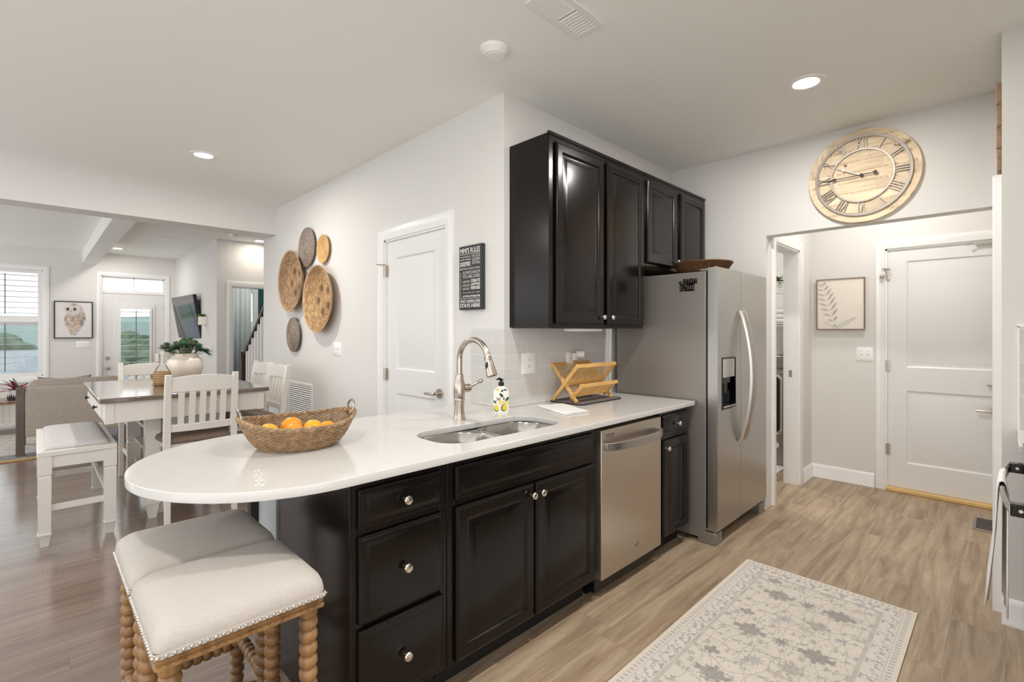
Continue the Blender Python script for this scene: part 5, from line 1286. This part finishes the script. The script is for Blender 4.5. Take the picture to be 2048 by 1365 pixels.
# ---------------------------------------------------------------- rug
RX = 1.95; RYW = .765
def rugcol(x, y):       # x along 0..RX from the far end, y across 0..RYW
    q = np.random.RandomState(12); n = len(x); c = np.tile(lin3(217, 208, 196), (n, 1)); grey = lin3(142, 138, 134); dark = lin3(104, 104, 106); blue = lin3(128, 146, 156)
    c *= (.95+.10*noise2(x, y, 6, 5))[:, None]
    ed = np.minimum(np.minimum(y, RYW-y), np.minimum(x, RX-x))
    def nz(s, seed): return noise2(x, y, s, seed)
    bord = ed < .115; c = mixc(c, lin3(222, 213, 202), bord*.7)
    s_ = np.where((np.minimum(y, RYW-y) < np.minimum(x, RX-x)), x, y)
    k = ((ed > .012) & (ed < .032))*(np.sin(s_*2*PI/.024) > -.1)*.5; c = mixc(c, lin3(150, 148, 150), k)
    c = mixc(c, lin3(176, 170, 164), ((ed > .108) & (ed < .124))*(.35+.5*nz(22, 7))); c = mixc(c, lin3(180, 176, 172), ((ed > .038) & (ed < .042))*.5)
    k = ((ed > .045) & (ed < .105))*np.clip((.55*nz(95, 8)+.45*nz(170, 18)-.54)*9, 0, 1)*.62; c = mixc(c, lin3(140, 140, 144), k)
    fld = ed > .124
    k = fld*np.clip((.6*nz(75, 9)+.4*nz(150, 19)-.60)*8, 0, 1)*.5; c = mixc(c, grey, k)
    for i in range(14):       # vines
        x0 = .14*i+.02; ph = q.rand()*6; w = np.abs((x-x0)-.035*np.sin(y*16+ph)-.012*np.sin(y*43+ph)); c = mixc(c, lin3(156, 146, 134), fld*np.clip((.0032-w)*500, 0, 1)*.6)
    for i in range(9):
        y0 = .16+.055*i; ph = q.rand()*6; w = np.abs((y-y0)-.02*np.sin(x*15+ph)-.008*np.sin(x*40+ph)); c = mixc(c, lin3(160, 150, 138), fld*np.clip((.0028-w)*500, 0, 1)*.5)
    for i in range(260):      # small buds
        cx, cy, r = q.rand()*RX, .13+q.rand()*(RYW-.26), 0.003+.0045*q.rand(); d_ = np.hypot(x-cx, (y-cy)*1.2); c = mixc(c, grey, np.clip((r-d_)*400, 0, 1)*(.3+.4*q.rand()))
    def medal(cx, cy, rx, ry, col, a, ser=9):
        nonlocal c
        u, v = (x-cx)/rx, (y-cy)/ry; sh = 1-(np.abs(u)**.9+np.abs(v)**.9)+.12*np.sign(np.sin((u-v)*ser))*np.sign(np.sin((u+v)*ser)); k = np.clip(sh*14, 0, 1)*a*.95; inn = .8+.35*noise2(x, y, 40, 21); c = mixc(c, np.array(col), k*np.clip(inn, 0, 1))
        c = mixc(c, lin3(186, 178, 168), np.clip((.07-np.abs(np.abs(u)-np.abs(v)*.6-.1))*12, 0, 1)*(sh > .35)*.5*a)
    def star(cx, cy, r, col, a, npt=8):
        nonlocal c
        d_ = np.hypot(x-cx, y-cy); th = np.arctan2(y-cy, x-cx); k = np.clip((r*(.72+.28*np.cos(th*npt))-d_)*220, 0, 1)*a*.8; c = mixc(c, np.array(col), k)
    for row in range(5):
        x0 = .30+.40*row
        medal(x0, .25, .055, .085, grey, .85); medal(x0, .51, .055, .085, grey, .8); star(x0, .38, .038, dark, .75, 10)
        star(x0-.19, .2, .03, blue, .45); medal(x0-.17, .33, .028, .042, lin3(178, 168, 154), .6, 6); star(x0-.15, .45, .032, lin3(150, 152, 152), .5); medal(x0-.14, .57, .03, .045, lin3(130, 124, 118), .7, 6)
        star(x0-.06, .625, .022, blue, .6, 6); star(x0+.15, .15, .02, blue, .7, 6); medal(x0+.16, .30, .045, .06, lin3(150, 143, 134), .6); star(x0+.20, .42, .04, lin3(128, 138, 142), .55, 9)
    return np.clip(c, 0, 1)
nx, ny = 700, 275; X_, Y_ = np.meshgrid(np.linspace(0, RX, nx), np.linspace(0, RYW, ny))
t = T('kitchen_rug', 'cream and grey patterned runner rug on the kitchen floor', 'rug', (2.995-RX, .298, 0), 0)
vs = [(RX-a, b, .0085) for a, b in zip(X_.ravel(), Y_.ravel())]; fs = [(j*nx+i+1, j*nx+i, (j+1)*nx+i, (j+1)*nx+i+1) for j in range(ny-1) for i in range(nx-1)]
m = MB(); m.add(vs, fs); o = m.build('rug_pile', 'rugpile', t, smooth=False); vcol(o, rugcol(X_.ravel(), Y_.ravel()))
m = MB(); m.box(.002, .002, 0, RX-.002, RYW-.002, .0083); m.build('rug_backing', 'ruglight', t)
m = MB(); m.box(-.004, -.005, 0, RX+.004, .0, .0088).box(-.004, RYW, 0, RX+.004, RYW+.005, .0088); m.build('rug_binding', 'binding', t)

# ---------------------------------------------------------------- laundry
t = T('dryer', 'grey front-load dryer with dark glass door in the laundry room', 'dryer', (5.30, 1.50, .012), -90)
# local x = world -Y, local -y = world -X
m = MB(); m.box(-.66, 0, 0, 0, .72, .93); m.build('case', 'dryer', t, bevel=.008)
m = MB(); m.box(-.66, .50, .93, 0, .70, 1.075); m.build('console', 'dryer', t, bevel=.01)
m = MB()
for k in range(20): m.box(-.65+.032*k, .52, 1.0755, -.63+.032*k, .68, 1.078)
m.build('console_vents', 'black', t)
m = MB(); m.loops([[(x, y, z) for x, z in rrect(.30-i, .30-i, .05, 6, -.35, .61)] for i, y in ((0, 0), (0, -.02), (.012, -.026), (.024, -.022))]); dd = m.build('door_ring', 'steelbright', t)
m = MB(); m.loops([[(x, y, z) for x, z in rrect(.278-i, .278-i, .045, 6, -.35, .61)] for i, y in ((0, -.022), (.0, -.024), (.05, -.028))]); m.build('door_glass', 'blackgloss', t)
m = MB(); m.M = Matrix.Translation((-.12, 0, .20)) @ Matrix.Rotation(R(90), 4, 'X'); m.lathe([(.032, 0), (.032, .002), (.026, .003), (0, .003)], 24); bd = m.build('badge', 'plate', t)
m = MB(); m.M = Matrix.Translation((-.12, -.0035, .20)); m.box(-.012, 0, -.002, .012, .0005, .002).box(-.008, 0, .006, .01, .0005, .009).box(-.01, 0, -.010, .008, .0005, -.007); m.build('badge_marks', 'slot', bd)
m = MB(); m.box(0, 0, 0, .5, .55, .010); o = m.build('laundry_mat', 'towel', loc=(4.86, 1.52, 0), bevel=.003); tag(o, 'white mat on the laundry room floor', 'mat')
def wshelf(z, label):
    t = T('wire_shelf', label, 'shelf', (5.98, 2.3, z), group='white wire shelves in the laundry room')
    m = MB()
    for k in range(40): m.cyl((.2, -.86+.045*k, 0), (-.2, -.86+.045*k, 0), .002, n=5)
    for x in (-.2, 0, .19): m.cyl((x, -.88, -.004), (x, .95, -.004), .004, n=6)
    m.cyl((-.2, -.88, -.03), (-.2, .95, -.03), .004, n=6); m.build('wire_grid', 'plate', t)
    for y in (-.8, .2, .9):
        m = MB(); m.cyl((-.19, y, -.01), (.215, y, -.25), .005, n=6); m.build('shelf_bracket', 'plate', t)
    return t
wshelf(1.82, 'white wire shelf with a potted plant, upper of two in the laundry'); wshelf(1.44, 'white wire shelf holding white linens, lower of two in the laundry')
t = T('laundry_plant', 'small green potted plant on the upper laundry shelf', 'plant', (5.86, 1.78, 1.822))
m = MB(); m.lathe([(.05, 0), (.065, .08), (.06, .08), (0, .075)], 18); m.build('pot', 'bowlwhite', t)
m = MB(); rr = random.Random(13)
for k in range(50):
    a, el = rr.uniform(0, 2*PI), rr.uniform(.1, 1.4); leaf(m, (0, 0, .075), (math.cos(a)*math.cos(el), math.sin(a)*math.cos(el), math.sin(el)), (0, 0, 1), rr.uniform(.07, .13), .018, .4, 3)
m.build('leaves', 'leafbright', t, smooth=False)
for k in range(3):
    m = MB(); m.box(-.14, -.2, 0, .14, .2, .05); o = m.build('folded_linen', 'towel', loc=(5.93, 1.78, 1.4425+.0505*k), bevel=.018, seg=3); tag(o, 'white folded linen on the lower laundry shelf, '+('bottom', 'middle', 'top')[k]+' of the stack', 'linen', 'folded linens on the laundry shelf')

# ---------------------------------------------------------------- range side (right edge)
t = T('range_counter', 'white countertop with dark cabinet at the right edge', 'counter', (2.735, -.035, 0)); lw = XR-.009-2.735
m = MB(); m.box(0, -.684, .875, lw, 0, .905); m.build('countertop', 'quartz', t, bevel=.003)
m = MB(); m.box(0, -.684, .114, lw, -.03, .8745); m.build('cabinet_body', 'espresso', t)
m = MB(); m.box(0, -.684, 0, lw, -.10, .114); m.build('toe_kick', 'toe', t)
t = T('kitchen_range', 'stainless range with bowed oven handle at the right edge', 'range', (1.972, -.045, 0))
m = MB(); m.box(0, -.672, .03, .758, -.035, .905); m.build('range_body', 'black', t)
m = MB(); m.box(0, -.67, .905, .758, 0, .917); m.build('cooktop', 'blackgloss', t, bevel=.003)
m = MB(); m.box(.004, -.034, .23, .754, -.004, .868); m.build('oven_door', 'steel', t, bevel=.004)
m = MB(); m.box(.004, -.034, .04, .754, -.006, .22); m.build('storage_drawer', 'steel', t, bevel=.004)
m = MB(); m.box(.004, -.034, .872, .754, -.004, .90); m.build('control_panel', 'steel', t, bevel=.003)
m = MB(); P = [(.055+.645*i/16, .030+.022*math.sin(PI*i/16)**.8, .83) for i in range(17)]
m.loops([[(x, y+.003, z-.016), (x, y+.008, z-.010), (x, y+.008, z+.010), (x, y+.003, z+.016), (x, y-.003, z+.012), (x, y-.003, z-.012)] for x, y, z in P]); m.build('handle', 'steelbright', t, angle=50)
for x in (.05, .675):
    m = MB(); m.box(x, -.005, .813, x+.035, .036, .849); hb = m.build('handle_bracket', 'blackgloss', t, bevel=.003)
    m = MB(); m.cyl((x-.003, .014, .832), (x+.002, .014, .832), .005, n=14); m.build('screw', 'knobmetal', hb)
# towel over the handle
m = MB(); n = 18; HX0, HX1 = 2.27, 2.50; L = []
prof = [(.040, .43), (.032, .52), (.022, .64), (.016, .75), (.013, .83), (.010, .851), (.002, .857), (-.006, .851), (-.011, .83), (-.010, .70), (-.009, .52), (-.008, .41)]
for i in range(n+1):
    u = i/n; x = HX0+(HX1-HX0)*u; q = (x-1.972-.055)/.645; hy = -.045+.030+.022*math.sin(PI*q)**.8; row = []
    for y, z in prof:
        w = (.004*math.sin(u*15)+.003*math.sin(u*27+1))*(1-min(1, max(0, (z-.4)/.4)))
        row.append((x+.006*math.sin(z*9+u*4), (hy+y+w) if y > -.0065 else (-.006+.012*u+w*.5), z))
    L.append(row)
m.loops(L, cap0=False, cap1=False, close=False); o = m.build('oven_towel', 'towel', angle=180); q = o.modifiers.new('t', 'SOLIDIFY'); q.thickness = .004; q.offset = 0
tag(o, 'white towel hung over the oven handle at the right edge', 'towel')
bpy.context.view_layer.update()
